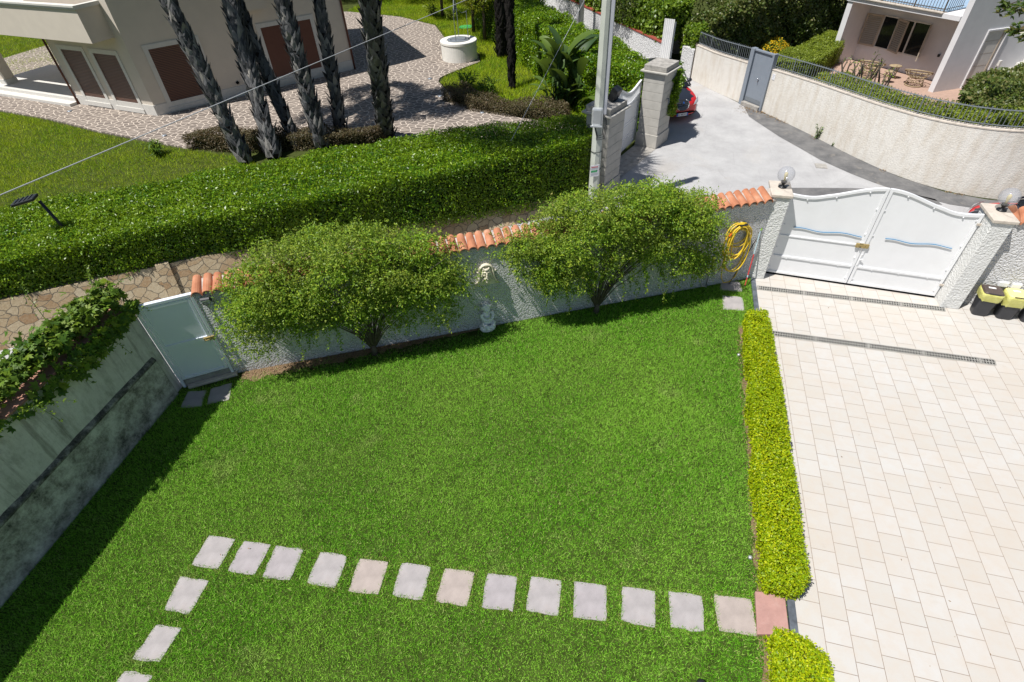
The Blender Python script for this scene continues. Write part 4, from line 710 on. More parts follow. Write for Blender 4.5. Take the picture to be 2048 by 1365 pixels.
for i in range(k):
    nn = unit((np.array([.15 if xo[i] < 0 else .9, -.1, .9 if xo[i] < 0 else .35]) + RNG.normal(size=3) * .45)[None])[0]; t0 = unit(np.cross(nn, RNG.normal(size=3))[None])[0]; t1 = np.cross(nn, t0); sz = RNG.uniform(.06, .12); q = RNG.random()
    for a in (-80, -40, 0, 40, 80):
        P.append(bx[i]); N_.append(nn); D_.append(t0 * math.cos(R_(a)) + t1 * math.sin(R_(a))); L_.append(sz * (1 if abs(a) < 60 else .75)); Q_.append(q)
leaves('foliage', np.array(P), np.array(N_), np.array(L_), np.array(L_) * .46, M['lf_vine'], root, .12, D=np.array(D_), rnd=np.array(Q_), fold=.08)
mb = MB(); tips = []
for (y, x, z, ty, tx, tz) in ((-3.2, .05, 2.05, -2.75, .75, 2.1), (-2.9, .06, 2.0, -2.95, .5, 1.85), (-1.0, -.1, 2.4, -.5, -.5, 2.75), (-.8, -.3, 2.4, -.2, -.9, 2.6), (-1.6, -.5, 2.4, -1.2, -1.1, 2.9), (-.9, .05, 2.2, -.55, .25, 2.0), (-1.4, .1, 2.0, -1.25, .2, 1.55), (-2.2, .1, 2.0, -2.1, .25, 1.7), (-.6, -.2, 2.3, -.35, .05, 2.5)):
    a, b = Vector(lw(y, x, z)), Vector(lw(ty, tx, tz)); pts = [a.lerp(b, t) + Vector((0, 0, .12 * math.sin(math.pi * t))) for t in np.linspace(0, 1, 9)]; mb = MB(); mb.tube(pts, [.006 - .0004 * i for i in range(9)], 5); mb.build('tendril', M['lf_vine'], root); tips += pts[1:]
T_ = np.repeat(np.array([tuple(p) for p in tips]), 5, 0) + RNG.normal(size=(len(tips) * 5, 3)) * .025; leaves('young_leaves', T_, np.tile([0, 0, 1.], (len(T_), 1)), .045, .022, M['lf_ivyb'], root, .9)
# ------------------------------------------------------------------ stone wall and big hedge across the lane
SA, SB = (-17.6, -1.17), (-4.62, 8.5); SF = frame(SA, ang_of(SA, SB)); SLN = dist(SA, SB)
root = thing('stone_wall', 'low tan rubble stone wall below the big dark hedge', 'wall', (-11, 3.7, 0)); mb = MB(); mb.grid([[SF(a, b, 0), SF(a, b * (1 - .0) * .0, t_), SF(a, -.35, t_), SF(a, -.35, 0)] for a, b, t_ in ((-4, .36, 1.02), (6, .36, .98), (8.5, .34, .82), (12, .28, .5), (SLN, .22, .34))]); mb.build('wall_body', M['stonewall'], root)
mb = MB(); mb.add([SF(a, d, z) for a in (5.02, 5.3) for d, z in ((.41, 0), (.05, 1.04), (-.1, 1.04), (-.1, 0))], [(4, 5, 1, 0), (5, 6, 2, 1), (0, 1, 2, 3), (7, 6, 5, 4)]); mb.build('pier', M['stonewall'], root)
BH = [(-20.4, -3.1), (-17.55, -1.1), (-15.58, .36), (-13.3, 2.05), (-10.66, 3.82), (-7.62, 5.97), (-4.62, 8.26), (-4.42, 8.85), (-4.95, 9.95), (-6.8, 9.35), (-8.6, 8.55), (-12.05, 6.2), (-15.0, 3.98), (-17.84, 2.25), (-21, .4)]
def bz(x, y): return 1.93 + .012 * (x + 15)
def bb(x, y): return np.interp(x, [-18, -14.5, -12.4, -11, -8.4, -5.7, -4.4], [1.05, 1.0, .86, .75, .48, .28, .22])
hedge('hedge', 'huge long dark glossy hedge on top of the tan stone wall', 'hedge', BH, .8, 1.95, M['lf_hedge'], M['hedgecore'], .062, .026, 2700, .28, .06, 2.2, 'tall boundary hedges', 5, .10, .75, ztop=lambda x, y: bz(x, y), zbot=lambda x, y: bb(x, y), up=.35, extra_top=1.0)
root = thing('garden_lamp', 'black garden lamp with flat head rising out of the big hedge', 'lamp', (-15.42, 1.66, 0)); mb = MB(); mb.tube([(-15.42, 1.66, 0), (-15.42, 1.66, 1.9), (-15.54, 1.62, 2.56)], .035, 10); mb.build('pole', M['black'], root, smooth=True)
Ml = Matrix.Rotation(R_(28), 3, 'Z') @ Matrix.Rotation(R_(-10), 3, 'Y'); c_ = Vector((-15.76, 1.5, 2.60)); mb = MB(); mb.box(c_ + Ml @ Vector((0, 0, .02)), (.5, .27, .06), M=Ml); mb.build('lamp_head', M['black'], root, bevel=.02); mb = MB(); mb.box(c_ + Ml @ Vector((0, 0, -.013)), (.46, .24, .008), M=Ml); mb.build('lens', M['bulb'], root)
mb = MB(); [mb.box(c_ + Ml @ Vector((-.15 + .1 * i, 0, .056)), (.016, .24, .014), M=Ml) for i in range(4)]; mb.build('cooling_fins', M['carblack'], root)
# ------------------------------------------------------------------ utility pole
PX, PY = -4.32, 8.28
root = thing('utility_pole', 'pale green grey concrete utility pole with cable duct and silver box', 'pole', (PX, PY, 0)); mb = MB(); mb.tube([(PX, PY, 0), (PX, PY, 7.4)], [.15, .105], 8); mb.build('shaft', M['pole'], root)
mb = MB(); mb.box((PX + .15, PY - .01, 4.7), (.085, .10, 4.0)); mb.build('cable_duct', M['duct'], root, bevel=.006)
mb = MB(); mb.box((PX - .015, PY - .2, 2.70), (.29, .15, .44)); b_ = mb.build('junction_box', M['polegrey'], root, bevel=.05); mb = MB(); mb.box((PX - .015, PY - .275, 2.47), (.31, .05, .05)); mb.build('box_rim', M['polegrey'], b_, bevel=.015)
mb = MB(); [mb.tube([(PX + .13 + .03 * i, PY - .08, 2.72 - .03 * i), (PX + .16 + .04 * i, PY - .12, 2.45), (PX + .14 + .03 * i, PY - .16, 2.22 - .05 * i), (PX + .02, PY - .18, 2.18 - .05 * i), (PX - .06, PY - .2, 2.45)], .011, 6) for i in range(3)]; mb.build('cable_loops', M['black'], root, smooth=True)
for z in (1.22, 1.72): mb = MB(); mb.tube([(PX + .15 * math.cos(t), PY + .15 * math.sin(t), z) for t in np.linspace(0, 6.28, 17)], .008, 5); mb.build('strap', M['black'], root)
root = thing('notice_sign', 'small white notice with red and green print strapped to the utility pole', 'sign', (PX + .04, PY - .17, 1.2)); SGF = frame((PX - .10, PY - .22), 28); mb = MB(); mb.slab([(0, 1.05), (.25, 1.05), (.25, 1.38), (0, 1.38)], .004, -.004, SGF); mb.build('board', M['sign'], root)
mb = MB(); [mb.slab([(.02 + .028 * i, 1.31), (.041 + .028 * i, 1.31), (.041 + .028 * i, 1.335), (.02 + .028 * i, 1.335)], .007, .0045, SGF) for i in range(7)]; mb.build('red_print', M['redmark'], root)
mb = MB(); [mb.slab([(.02 + .035 * i, 1.175), (.05 + .035 * i, 1.175), (.05 + .035 * i, 1.23 + .02 * (i == 4)), (.02 + .035 * i, 1.23)], .007, .0045, SGF) for i in range(5)]; mb.build('green_print', M['green'], root)
for z in (1.275, 1.13, 1.10): mb = MB(); mb.slab([(.02, z), (.22, z), (.22, z + .01), (.02, z + .01)], .006, .0045, SGF); mb.build('grey_print', M['duct'], root)
# ------------------------------------------------------------------ street pillars and gate
U_ = Vector((.92, -.385)).normalized(); V_ = Vector((-U_.y, U_.x)); PA = math.degrees(math.atan2(U_.y, U_.x))
def pillar(label, P):
    c = Vector(P) - U_ * .37 + V_ * .44; root = thing('gate_pillar', label, 'gate pillar', (c.x, c.y, 0), 'limestone street gate pillars'); Mz = Matrix.Rotation(R_(PA), 3, 'Z')
    mb = MB(); mb.box((c.x, c.y, .22), (.80, .95, .44), M=Mz); mb.build('plinth', M['limestone'], root, bevel=.012)
    mb = MB(); z = .441
    for i in range(7): mb.box((c.x, c.y, z + .132), (.73, .88, .262), M=Mz); mb.box((c.x, c.y, z + .266), (.718, .868, .012), M=Mz); z += .2735
    mb.build('shaft', M['limestone'], root, bevel=.005)
    mb = MB(); mb.box((c.x, c.y, 2.38), (.80, .95, .05), M=Mz); mb.box((c.x, c.y, 2.428), (.95, 1.09, .045), M=Mz); mb.build('cornice', M['limestone'], root, bevel=.008)
    mb = MB(); mb.box((c.x, c.y, 2.53), (.78, .93, .155), M=Mz); mb.build('cap_block', M['capstone'], root, bevel=.012); return root, c, Mz
r1, c1, Mz = pillar('tall limestone street gate pillar beside the parked red car', (-2.8, 12.85)); r2, c2, Mz = pillar('limestone street gate pillar behind the utility pole at the hedge end', (-4.08, 8.88))
mb = MB(); q = c1 + U_ * .37 - V_ * .05; mb.tube([(q.x, q.y, 1.55), (q.x + .06, q.y - .02, 1.57), (q.x + .07, q.y - .02, 1.42)], .025, 8); mb.build('wall_hook', M['railgrey'], r1)
q = c2 + V_ * .2 + U_ * .12; root = thing('floodlight', 'black box floodlight standing on the limestone pillar behind the pole', 'floodlight', (q.x, q.y, 2.6)); Mf2 = Mz @ Matrix.Rotation(R_(25), 3, 'Y'); mb = MB(); mb.box((q.x, q.y, 2.8), (.2, .3, .34), M=Mf2); mb.build('housing', M['black'], root, bevel=.012); mb = MB(); mb.tube([(q.x, q.y, 2.605), (q.x, q.y, 2.7)], .03); mb.build('stand', M['black'], root)
G0, G1_ = (-4.62, 10.0), (-3.56, 13.35); SGt = frame(G0, ang_of(G0, G1_)); SL = dist(G0, G1_)
root = thing('sliding_gate', 'white panelled street gate with curved barred top between limestone pillars', 'gate', (-4.1, 11.7, 0))
def gt(s): return 1.98 + .30 * math.sin(math.pi * s / SL) ** 2 * 1.0 - .22 * (.5 - .5 * math.cos(2 * math.pi * min(1, max(0, (s - 1.5) / 2)))) + .1 * (s / SL) ** 6
xs = np.linspace(.0, SL, 30); mb = MB()
for a, b in zip(xs[:-1], xs[1:]): mb.slab([(a, gt(a) - .06), (b, gt(b) - .06), (b, gt(b)), (a, gt(a))], .03, -.03, SGt); mb.slab([(a, gt(a) - .42), (b, gt(b) - .42), (b, gt(b) - .36), (a, gt(a) - .36)], .026, -.026, SGt)
for s in (0, SL / 2 - .05, SL - .05): mb.slab([(s, .05), (s + .06, .05), (s + .06, gt(s + .03) - .05), (s, gt(s) - .05)], .028, -.028, SGt)
mb.build('gate_frame', M['gatewhite'], root, merge=True); mb = MB(); [mb.slab([(s, gt(s) - .37), (s + .03, gt(s) - .37), (s + .03, gt(s) - .055), (s, gt(s) - .055)], .012, -.012, SGt) for s in np.arange(.1, SL - .05, .085)]; mb.build('bars', M['gatewhite'], root)
mb = MB()
for a, b in zip(xs[:-1], xs[1:]): mb.slab([(a, .06), (b, .06), (b, gt(b) - .415), (a, gt(a) - .415)], .01, -.01, SGt)
mb.build('panel', M['gatewhite'], root, merge=True); mb = MB()
for s0, s1, z0, z1 in ((.15, 1.6, .9, 1.62), (.15, 1.6, .14, .8), (1.9, 3.3, .95, 1.5), (1.9, 3.3, .5, .88), (1.9, 3.3, .12, .44)):
    for a in (((s0, z0), (s1, z0), (s1, z0 + .03), (s0, z0 + .03)), ((s0, z1 - .03), (s1, z1 - .03), (s1, z1), (s0, z1)), ((s0, z0), (s0 + .03, z0), (s0 + .03, z1), (s0, z1)), ((s1 - .03, z0), (s1, z0), (s1, z1), (s1 - .03, z1))): mb.slab(list(a), .024, .0105, SGt)
mb.build('moulding', M['gatewhite'], root)
# ------------------------------------------------------------------ street hedge with ivy, car
SH = [(-3.0, 13.75), (-2.62, 13.8), (-2.9, 14.8), (-3.6, 16.0), (-4.8, 17.9), (-6.25, 20.1), (-8.6, 23.6), (-10.4, 26.8), (-12.8, 30), (-14.6, 29.2), (-11.6, 24.8), (-9.2, 21.0), (-7.6, 18.6), (-6.6, 16.9), (-5.3, 15.4), (-4.2, 14.2), (-3.7, 13.6)]
hedge('hedge', 'tall broad green hedge running along the street behind the limestone pillar', 'hedge', SH, 0, 2.12, M['lf_hedge'], M['hedgecore'], .085, .036, 1300, .22, .14, 1.6, 'tall boundary hedges', 7, .2, .75)
IVP = [(-2.55, 13.35), (-2.22, 13.5), (-2.32, 14.6), (-2.75, 14.9)]
hedge('ivy', 'hanging green ivy on the street side of the limestone pillar above the car', 'climbing plant', IVP, 1.0, 2.25, M['lf_hedge'], M['hedgecore'], .06, .03, 2600, .15, .12, 3, None, 8, .2, .9, zbot=lambda x, y: .95 + .4 * (y - 13.4) / 1.5)
def car(label, x, y, head, hood, plate=True, body='carred'):
    """compact hatchback: x forward; lofted sections"""
    root = thing('parked_car', label, 'car', (x, y, 0)); ch, sh = math.cos(R_(head)), math.sin(R_(head))
    def T(a, b, z): return Vector((x + ch * a - sh * b, y + sh * a + ch * b, z))
    # stations: a, halfwidth, z low, z shoulder, z top of bonnet/deck
    st = [(1.92, .30, .36, .50, .56), (1.88, .52, .26, .56, .66), (1.80, .66, .20, .62, .74), (1.62, .76, .18, .70, .84), (1.30, .815, .18, .76, .91), (.95, .83, .18, .80, .955), (.5, .835, .18, .83, .98), (-.4, .835, .18, .86, .98), (-1.2, .83, .18, .88, .98), (-1.6, .80, .2, .90, .98), (-1.84, .74, .28, .88, .94), (-1.92, .60, .40, .75, .80)]
    rows = []; 
    for a, w, z0, z1, z2 in st:
        half = [(0, z0 - .0), (.55, z0), (.9, z0 + .02), (1.0, z0 + .12), (1.0, z0 + (z1 - z0) * .6), (.975, z1), (.90, z1 + (z2 - z1) * .55), (.62, z1 + (z2 - z1) * .9), (0, z2)]
        r = [T(a + .06 * (1 - f * f) * (1 if a > 1.5 else 0), f * w, z) for f, z in half] + [T(a + .06 * (1 - f * f) * (1 if a > 1.5 else 0), -f * w, z) for f, z in half[-2:0:-1]]
        rows.append(r)
    mb = MB(); mb.grid(rows, True); mb.add(rows[0], [tuple(range(16))]); mb.add(rows[-1], [tuple(range(16))[::-1]]); mb.build('body', M[body], root, smooth=True, sub=2)
    # bonnet panel 4 mm proud of the body
    mb = MB(); br = []
    for a, w, z0, z1, z2 in st[1:6]:
        f_ = .60 if a > 1.85 else .76; br.append([T(a + .05 * (1 - f * f) * (1 if a > 1.5 else 0), f * w * f_, z2 - (z2 - z1) * .42 * abs(f) ** 2.4 + .014) for f in np.linspace(-1, 1, 11)])
    if hood: mb.grid(br); mb.build('bonnet', M[hood], root, smooth=True)
    # cabin
    cab = [(1.0, .72, .95, .955), (.62, .70, .97, 1.16), (.18, .66, .97, 1.42), (-.15, .645, .97, 1.485), (-.8, .635, .97, 1.49), (-1.35, .62, .97, 1.40), (-1.72, .62, .96, 1.10), (-1.82, .64, .93, .95)]
    rows = []
    for a, w, z0, z1 in cab:
        h = [(1.08, z0 - .05), (1.03, z0 + (z1 - z0) * .5), (.98, z0 + (z1 - z0) * .8), (.86, z0 + (z1 - z0) * .95), (.5, z1), (0, z1 + .012)]; rows.append([T(a, f * w, z) for f, z in h] + [T(a, -f * w, z) for f, z in h[-2::-1]])
    mb = MB(); mb.grid(rows); mb.build('windows', M['glassd'], root, smooth=True, sub=1)
    mb = MB(); rr = []
    for a, w, z0, z1 in cab[2:6]: rr.append([T(a - .02, f * w, z1 + .02 - .10 * abs(f) ** 5) for f in np.linspace(-.93, .93, 9)])
    mb.grid(rr); mb.build('roof', M[hood or body], root, smooth=True)
    for s in (-1, 1):
        mb = MB(); mb.tube([T(.98, s * .735, .985), T(.55, s * .70, 1.22), T(.14, s * .665, 1.46), T(-.8, s * .64, 1.50)], .028, 6); mb.build('pillar_trim', M['carblack'], root, smooth=True)
        mb = MB(); mb.ball(T(.55, s * .90, 1.04), (.07, .10, .075), 12, Matrix.Rotation(R_(head), 3, 'Z')); mb.tube([T(.58, s * .8, .99), T(.56, s * .86, 1.03)], .02, 6); mb.build('wing_mirror', M['carblack'], root, smooth=True)
        mb = MB(); g = [[T(1.76, s * .50, .60), T(1.83, s * .44, .60)], [T(1.66, s * .66, .66), T(1.72, s * .60, .62)]]
        pts = [(1.915, .40, .585), (1.82, .56, .58), (1.70, .70, .62), (1.52, .765, .76), (1.50, .735, .80), (1.66, .655, .77), (1.80, .52, .71)]; c_ = Vector((0, 0, 0)); V3 = [T(a + .035, s * (b + .03), z + .02) for a, b, z in pts]; mb.add(V3 + [T(1.80, s * .65, .73)], [(i, (i + 1) % 7, 7) for i in range(7)]); mb.build('headlight', M['lampglass'], root, smooth=True)
        for a in (1.22, -1.2):
            Mw = Matrix.Rotation(R_(head), 3, 'Z') @ Matrix.Rotation(R_(90), 3, 'X'); mb = MB(); mb.lathe([(.2, -.1), (.29, -.1), (.305, -.07), (.305, .07), (.29, .1), (.2, .1)], 24, T(a, s * .745, .305), Mw); wv = mb.build('wheel', M['tyre'], root, smooth=False); mb = MB(); mb.lathe([(.195, -.09), (.195, .098), (.05, .108), (.02, .108)], 20, T(a, s * .748, .305), Mw); mb.build('rim', M['polegrey'], wv)
    # shield grille with chrome rim, bars and badge, lower intake
    gr = [(0, .79), (.16, .785), (.255, .74), (.27, .66), (.22, .55), (.12, .465), (0, .44)]; full = gr + [(-b, z) for b, z in gr[-2:0:-1]]
    fx = lambda b, z: 2.0 - .20 * max(0, (z - .60)) / .2 - .25 * b * b - .02
    mb = MB(); mb.add([T(fx(b, z) + .016, b, z) for b, z in full] + [T(2.005, 0, .62)], [(i, (i + 1) % len(full), len(full)) for i in range(len(full))]); mb.build('grille', M['black'], root)
    for s in (-1, 1):
        mb = MB(); mb.tube([T(fx(b, z) + .02, s * b, z) for b, z in gr[1:6]], [.008, .014, .016, .014, .006], 6); mb.build('grille_trim', M['chrome'], root, smooth=True)
    mb = MB(); [mb.tube([T(fx(b, .5 + .045 * i) + .03, b, .5 + .045 * i + .1 * abs(b)) for b in np.linspace(-.2, .2, 7)], .005, 5) for i in range(5)]; mb.build('grille_bars', M['chrome'], root)
    mb = MB(); mb.ball(T(1.985, 0, .735), (.02, .035, .042), 12, Matrix.Rotation(R_(head), 3, 'Z')); mb.build('badge', M['plateblue'], root, smooth=True)
    mb = MB(); rows = [[T(1.995 - .30 * b * b - .01 * (z < .35), b, z - .05 * (b / .6) ** 4 * (z > .35)) for b in np.linspace(-.66, .66, 15)] for z in (.315, .40)]; mb.grid(rows); mb.build('lower_intake', M['dark'], root)
    if plate:
        F2 = lambda a, d, z: T(2.015 + d, a, z)
        mb = MB(); mb.slab([(-.18, .27), (.18, .27), (.18, .375), (-.18, .375)], .012, 0, F2); pl = mb.build('number_plate', M['label'], root); 
        for s in (-1, 1): mb = MB(); mb.slab([(s * .181, .27), (s * .225, .27), (s * .225, .375), (s * .181, .375)], .012, 0, F2); mb.build('blue_band', M['plateblue'], pl)
        cu = bpy.data.curves.new('plate_text', 'FONT'); cu.body = 'EX 882WT'; cu.size = .088; cu.align_x = 'CENTER'; cu.align_y = 'CENTER'; to = bpy.data.objects.new('tmp', cu); COL.objects.link(to); dg = bpy.context.evaluated_depsgraph_get(); me = bpy.data.meshes.new_from_object(to.evaluated_get(dg)); bpy.data.objects.remove(to)
        mb = MB(); vs = [F2(v.co.x * .92, .0135, .322 + v.co.y) for v in me.vertices]; mb.add(vs, [tuple(p.vertices) for p in me.polygons]); mb.build('plate_number', M['black'], pl)
    return root
car('red hatchback with black bonnet parked behind the limestone pillar', -2.95, 17.15, -62, 'carblack')
car('red and black car mostly hidden behind the gate post and right wall', 7.0, 8.05, 172, 'carblack', False)
# ------------------------------------------------------------------ curved roadside wall with railing
root = thing('roadside_wall', 'long curved cream roughcast wall with stains along the road', 'wall', (3, 14, 0)); rows = []
def cw(pts, step=.35):
    out = []; 
    for a, b in zip(pts[:-1], pts[1:]):
        n = max(1, int(dist(a, b) / step)); out += [(a[0] + (b[0] - a[0]) * i / n, a[1] + (b[1] - a[1]) * i / n) for i in range(n)]
    return out + [pts[-1]]
def chaikin(p, n=2):
    for _ in range(n): p = [p[0]] + [q for a, b in zip(p[:-1], p[1:]) for q in (((.75 * a[0] + .25 * b[0]), (.75 * a[1] + .25 * b[1])), ((.25 * a[0] + .75 * b[0]), (.25 * a[1] + .75 * b[1])))] + [p[-1]]
    return p
CA = cw([(-1.75, 20.8), (-.8, 19.35), (.22, 17.98)]); CB = cw(chaikin([(.95, 17.12), (1.6, 16.25), (2.3, 15.25), (3.0, 14.15), (3.75, 13.0), (4.6, 11.95), (5.6, 11.2), (6.6, 10.9), (8, 10.85), (10, 11.1), (13, 11.8)]))
def hw(x): return 1.36 + np.clip((x + 1.0) / 7.6, 0, 1) * .52
def wallstrip(C, h, t=.2):
    rows = []; n = len(C)
    for i, p in enumerate(C):
        a, b = C[max(i - 1, 0)], C[min(i + 1, n - 1)]; e = Vector((b[0] - a[0], b[1] - a[1])).normalized(); nn = Vector((-e.y, e.x)); q = (p[0] + nn.x * t, p[1] + nn.y * t); z = h(p[0]); rows.append([Vector((*p, 0)), Vector((*p, z)), Vector((*q, z)), Vector((*q, 0))])
    return rows
for C in (CA, CB):
    r = wallstrip(C, hw); mb = MB(); mb.grid(r); mb.add(r[0], [(0, 1, 2, 3)]); mb.add(r[-1], [(3, 2, 1, 0)]); mb.build('wall_body', M['curvewall'], root)
    rr_ = wallstrip(C, lambda x: hw(x) + .002, .2); mb = MB(); mb.grid([[p[1] + Vector((0, 0, 0)) - (p[2] - p[1]) * .06, p[1] - (p[2] - p[1]) * .06 + Vector((0, 0, .03)), p[2] + (p[2] - p[1]) * .06 + Vector((0, 0, .03)), p[2] + (p[2] - p[1]) * .06] for p in rr_]); mb.build('coping', M['postcap'], root)
root = thing('iron_railing', 'grey iron picket railing on top of the curved cream wall', 'railing', (3, 14, 1.5)); npk = 0
for C in (CA, CB):
    P_ = [Vector((*p, 0)) for p in C]; L_ = [0]
    for a, b in zip(P_[:-1], P_[1:]): L_.append(L_[-1] + (b - a).length)
    def at(s):
        i = max(0, min(len(P_) - 2, int(np.searchsorted(L_, s)) - 1)); t = (s - L_[i]) / (L_[i + 1] - L_[i]); p = P_[i].lerp(P_[i + 1], t); e = (P_[i + 1] - P_[i]).normalized(); return p + Vector((-e.y, e.x, 0)) * .1
    s = .06; pk = MB(); top = []; bot = []; i = 0
    while s < L_[-1] - .03:
        p = at(s); z = hw(p.x) + .03; top.append(p + Vector((0, 0, z + .47))); bot.append(p + Vector((0, 0, z + .075)))
        if i % 16 == 8:
            mb = MB(); mb.tube([p + Vector((0, 0, z - .02)), p + Vector((0, 0, z + .52))], .02, 4); mb.build('post', M['railgrey'], root)
        else: pk.tube([p + Vector((0, 0, z + .0)), p + Vector((0, 0, z + .49)), p + Vector((0, 0, z + .53))], [.009, .009, .003], 4)
        s += .105; i += 1
    pk.build('pickets', M['railgrey'], root); mb = MB(); mb.tube(top, .018, 4); mb.build('rail', M['railgrey'], root); mb = MB(); mb.tube(bot, .014, 4); mb.build('rail', M['railgrey'], root)
HA, HB = (.24, 17.93), (.97, 17.08); HF = frame(HA, ang_of(HA, HB)); HL = dist(HA, HB)
root = thing('metal_gate', 'grey sheet metal pedestrian gate with handle in the curved wall', 'gate', (.6, 17.5, 0)); mb = MB(); mb.slab([(-.02, 0), (.16, 0), (.16, 2.03), (-.02, 2.03)], .08, -.12, HF); mb.slab([(HL - .07, 0), (HL + .02, 0), (HL + .02, 2.03), (HL - .07, 2.03)], .08, -.12, HF); mb.slab([(.161, 1.96), (HL - .071, 1.96), (HL - .071, 2.02), (.161, 2.02)], .05, -.06, HF); mb.build('gate_frame', M['grey'], root, bevel=.008)
mb = MB(); mb.slab([(.17, .16), (HL - .08, .16), (HL - .08, 1.95), (.17, 1.95)], .0, -.04, HF); g_ = mb.build('door', M['grey'], root, bevel=.006); mb = MB(); mb.slab([(.20, .2), (HL - .11, .2), (HL - .11, .34), (.20, .34)], .012, .0005, HF); mb.build('kick_plate', M['railgrey'], g_); mb = MB(); mb.ball(HF(HL * .55, .03, 1.05), .03, 10); mb.tube([HF(HL * .55, .04, 1.05), HF(HL * .55, .05, .95)], .012); mb.build('handle', M['chrome'], g_, smooth=True)
mb = MB(); mb.slab([(.16, .0), (HL - .07, .0), (HL - .07, .15), (.16, .15)], .14, -.1, HF); mb.build('step', M['capstone'], root, bevel=.01)
HNF = frame((1.0, 17.05), ang_of((1.0, 17.05), (1.6, 16.25)))
root = thing('number_plaque', 'small white house number plaque beside the grey metal gate', 'plaque', HNF(.12, 0, 1.3)); mb = MB(); mb.slab([(.05, 1.2), (.19, 1.2), (.19, 1.4), (.05, 1.4)], .012, .0, HNF); mb.build('board', M['sign'], root, bevel=.004)
mb = MB(); mb.tube([HNF(.09, .014, 1.26), HNF(.12, .014, 1.33), HNF(.15, .014, 1.26)], .005, 5); mb.slab([(.09, 1.355), (.15, 1.355), (.15, 1.375), (.09, 1.375)], .014, .0125, HNF); mb.build('blue_print', M['duct'], root)
# weeds at the wall foot
def weed(name, label, x, y, n, h, mat, w=.03, spread=.5, group=None, z=0, leafl=None):
    root = thing(name, label, 'plant', (x, y, z), group); P, D = [], []
    mb = MB()
    for i in range(n):
        a = random.uniform(0, 6.28); l = random.uniform(0, spread) * h; hh = h * random.uniform(.6, 1.05); tip = Vector((x + math.cos(a) * l, y + math.sin(a) * l, z + hh)); mb.tube([(x, y, z), Vector((x, y, z)).lerp(tip, .5) + Vector((0, 0, hh * .1)), tip], [.005, .004, .002], 4)
        for t in np.linspace(.2, 1, 9): P.append(tuple(Vector((x, y, z)).lerp(tip, t))); D.append((math.cos(a) + random.gauss(0, .7), math.sin(a) + random.gauss(0, .7), .4))
    P = np.array(P); leaves('foliage', P, np.tile([0, 0, 1.], (len(P), 1)), (leafl or h * .2) * np.exp(RNG.normal(size=len(P)) * .2), w, mat, root, .6, D=np.array(D)); mb.build('stems', M['hedgecore'], root); return root
weed('weed', 'tall green weed growing at the foot of the curved wall', 2.62, 14.66, 7, .5, M['lf_vine'], .03, .35)
weed('weed', 'tiny weed sprout at the foot of the curved wall', 3.0, 14.05, 4, .14, M['lf_vine'], .02, .6)
PP = np.concatenate([np.column_stack([np.interp(RNG.random(260), np.linspace(0, 1, len(CB)), [p[0] for p in CB]), np.zeros(260), np.zeros(260)])]); 
t_ = RNG.random(700) ** 1.0 * .62; ii = t_ * (len(CB) - 1); xx = np.interp(ii, range(len(CB)), [p[0] for p in CB]); yy_ = np.interp(ii, range(len(CB)), [p[1] for p in CB]); keep = nz(np.column_stack([xx, yy_, xx * 0]), 3.0, 4) > .25; o_ = RNG.uniform(.03, .3, 700) * RNG.random(700); PP = np.column_stack([xx - o_ * .75, yy_ - o_ * .6, np.full(700, .012)])[keep]
P2 = np.column_stack([RNG.normal(.55, .28, 160), RNG.normal(17.15, .22, 160), np.full(160, .008)]); PP = np.concatenate([PP, P2]); tag(leaves('leaf_litter', PP, np.tile([0, 0, 1.], (len(PP), 1)), RNG.uniform(.03, .09, len(PP)), RNG.uniform(.015, .03, len(PP)), M['litter'], None, .5), 'brown dry leaves gathered along the foot of the curved wall', 'leaf litter', None, 'stuff')
# ------------------------------------------------------------------ neighbour's villa on the left
VA, VL, VD = (-23.43, 12.66), (-28.33, 13.4), (-18.0, 20.05); VF = frame(VA, ang_of(VA, VD)); VFL = dist(VA, VD)
va = ang_of(VL, VA); VW = frame(VL, va); VWL = dist(VL, VA)       # left wall, s from VL towards the corner VA
root = thing('villa', 'cream two storey villa with brown roller shutters behind the palm trees', 'house', (-24, 17, 0)); HZ = 7.05
bk = (-29.5, 24.5); bl = (-33.2, 17.5)
mb = MB(); mb.prism([VL, VA, VD, (-23.2, 26.2), (-33, 21.5)], .0, HZ); mb.build('wall', M['cream'], root)
mb = MB(); mb.prism(inset([VL, VA, VD, (-23.2, 26.2), (-33, 21.5)], -.06), HZ + .002, HZ + .3); mb.build('roof', M['creamtrim'], root)
mb = MB()
for F, L in ((VW, VWL), (VF, VFL)):
    mb.slab([(0 if F is VF else .05, .05), (L - .0, .05), (L, .47), (0 if F is VF else .05, .47)], .03, .001, F)
mb.build('plinth', M['creamtrim'], root)
def opening(F, s0, s1, z0, z1, name, mat, parent, fw=.17, rec=.12, door=False):
    mb = MB(); e = .035
    for q in (((s0 - fw, z0 - .02), (s0, z0 - .02), (s0, z1 + fw), (s0 - fw, z1 + fw)), ((s1, z0 - .02), (s1 + fw, z0 - .02), (s1 + fw, z1 + fw), (s1, z1 + fw)), ((s0, z1), (s1, z1), (s1, z1 + fw), (s0, z1 + fw))): mb.slab(list(q), e, .001, F)
    mb.slab([(s0 - fw, z0 - .2), (s1 + fw, z0 - .2), (s1 + fw, z0 - .021), (s0 - fw, z0 - .021)], e + .03, .001, F)
    r = mb.build(name, M['creamtrim'], parent)
    mb = MB(); mb.slab([(s0, z0), (s1, z0), (s1, z1), (s0, z1)], .006, .001, F); p = mb.build('roller_shutter' if not door else 'door_panel', mat, r); return r
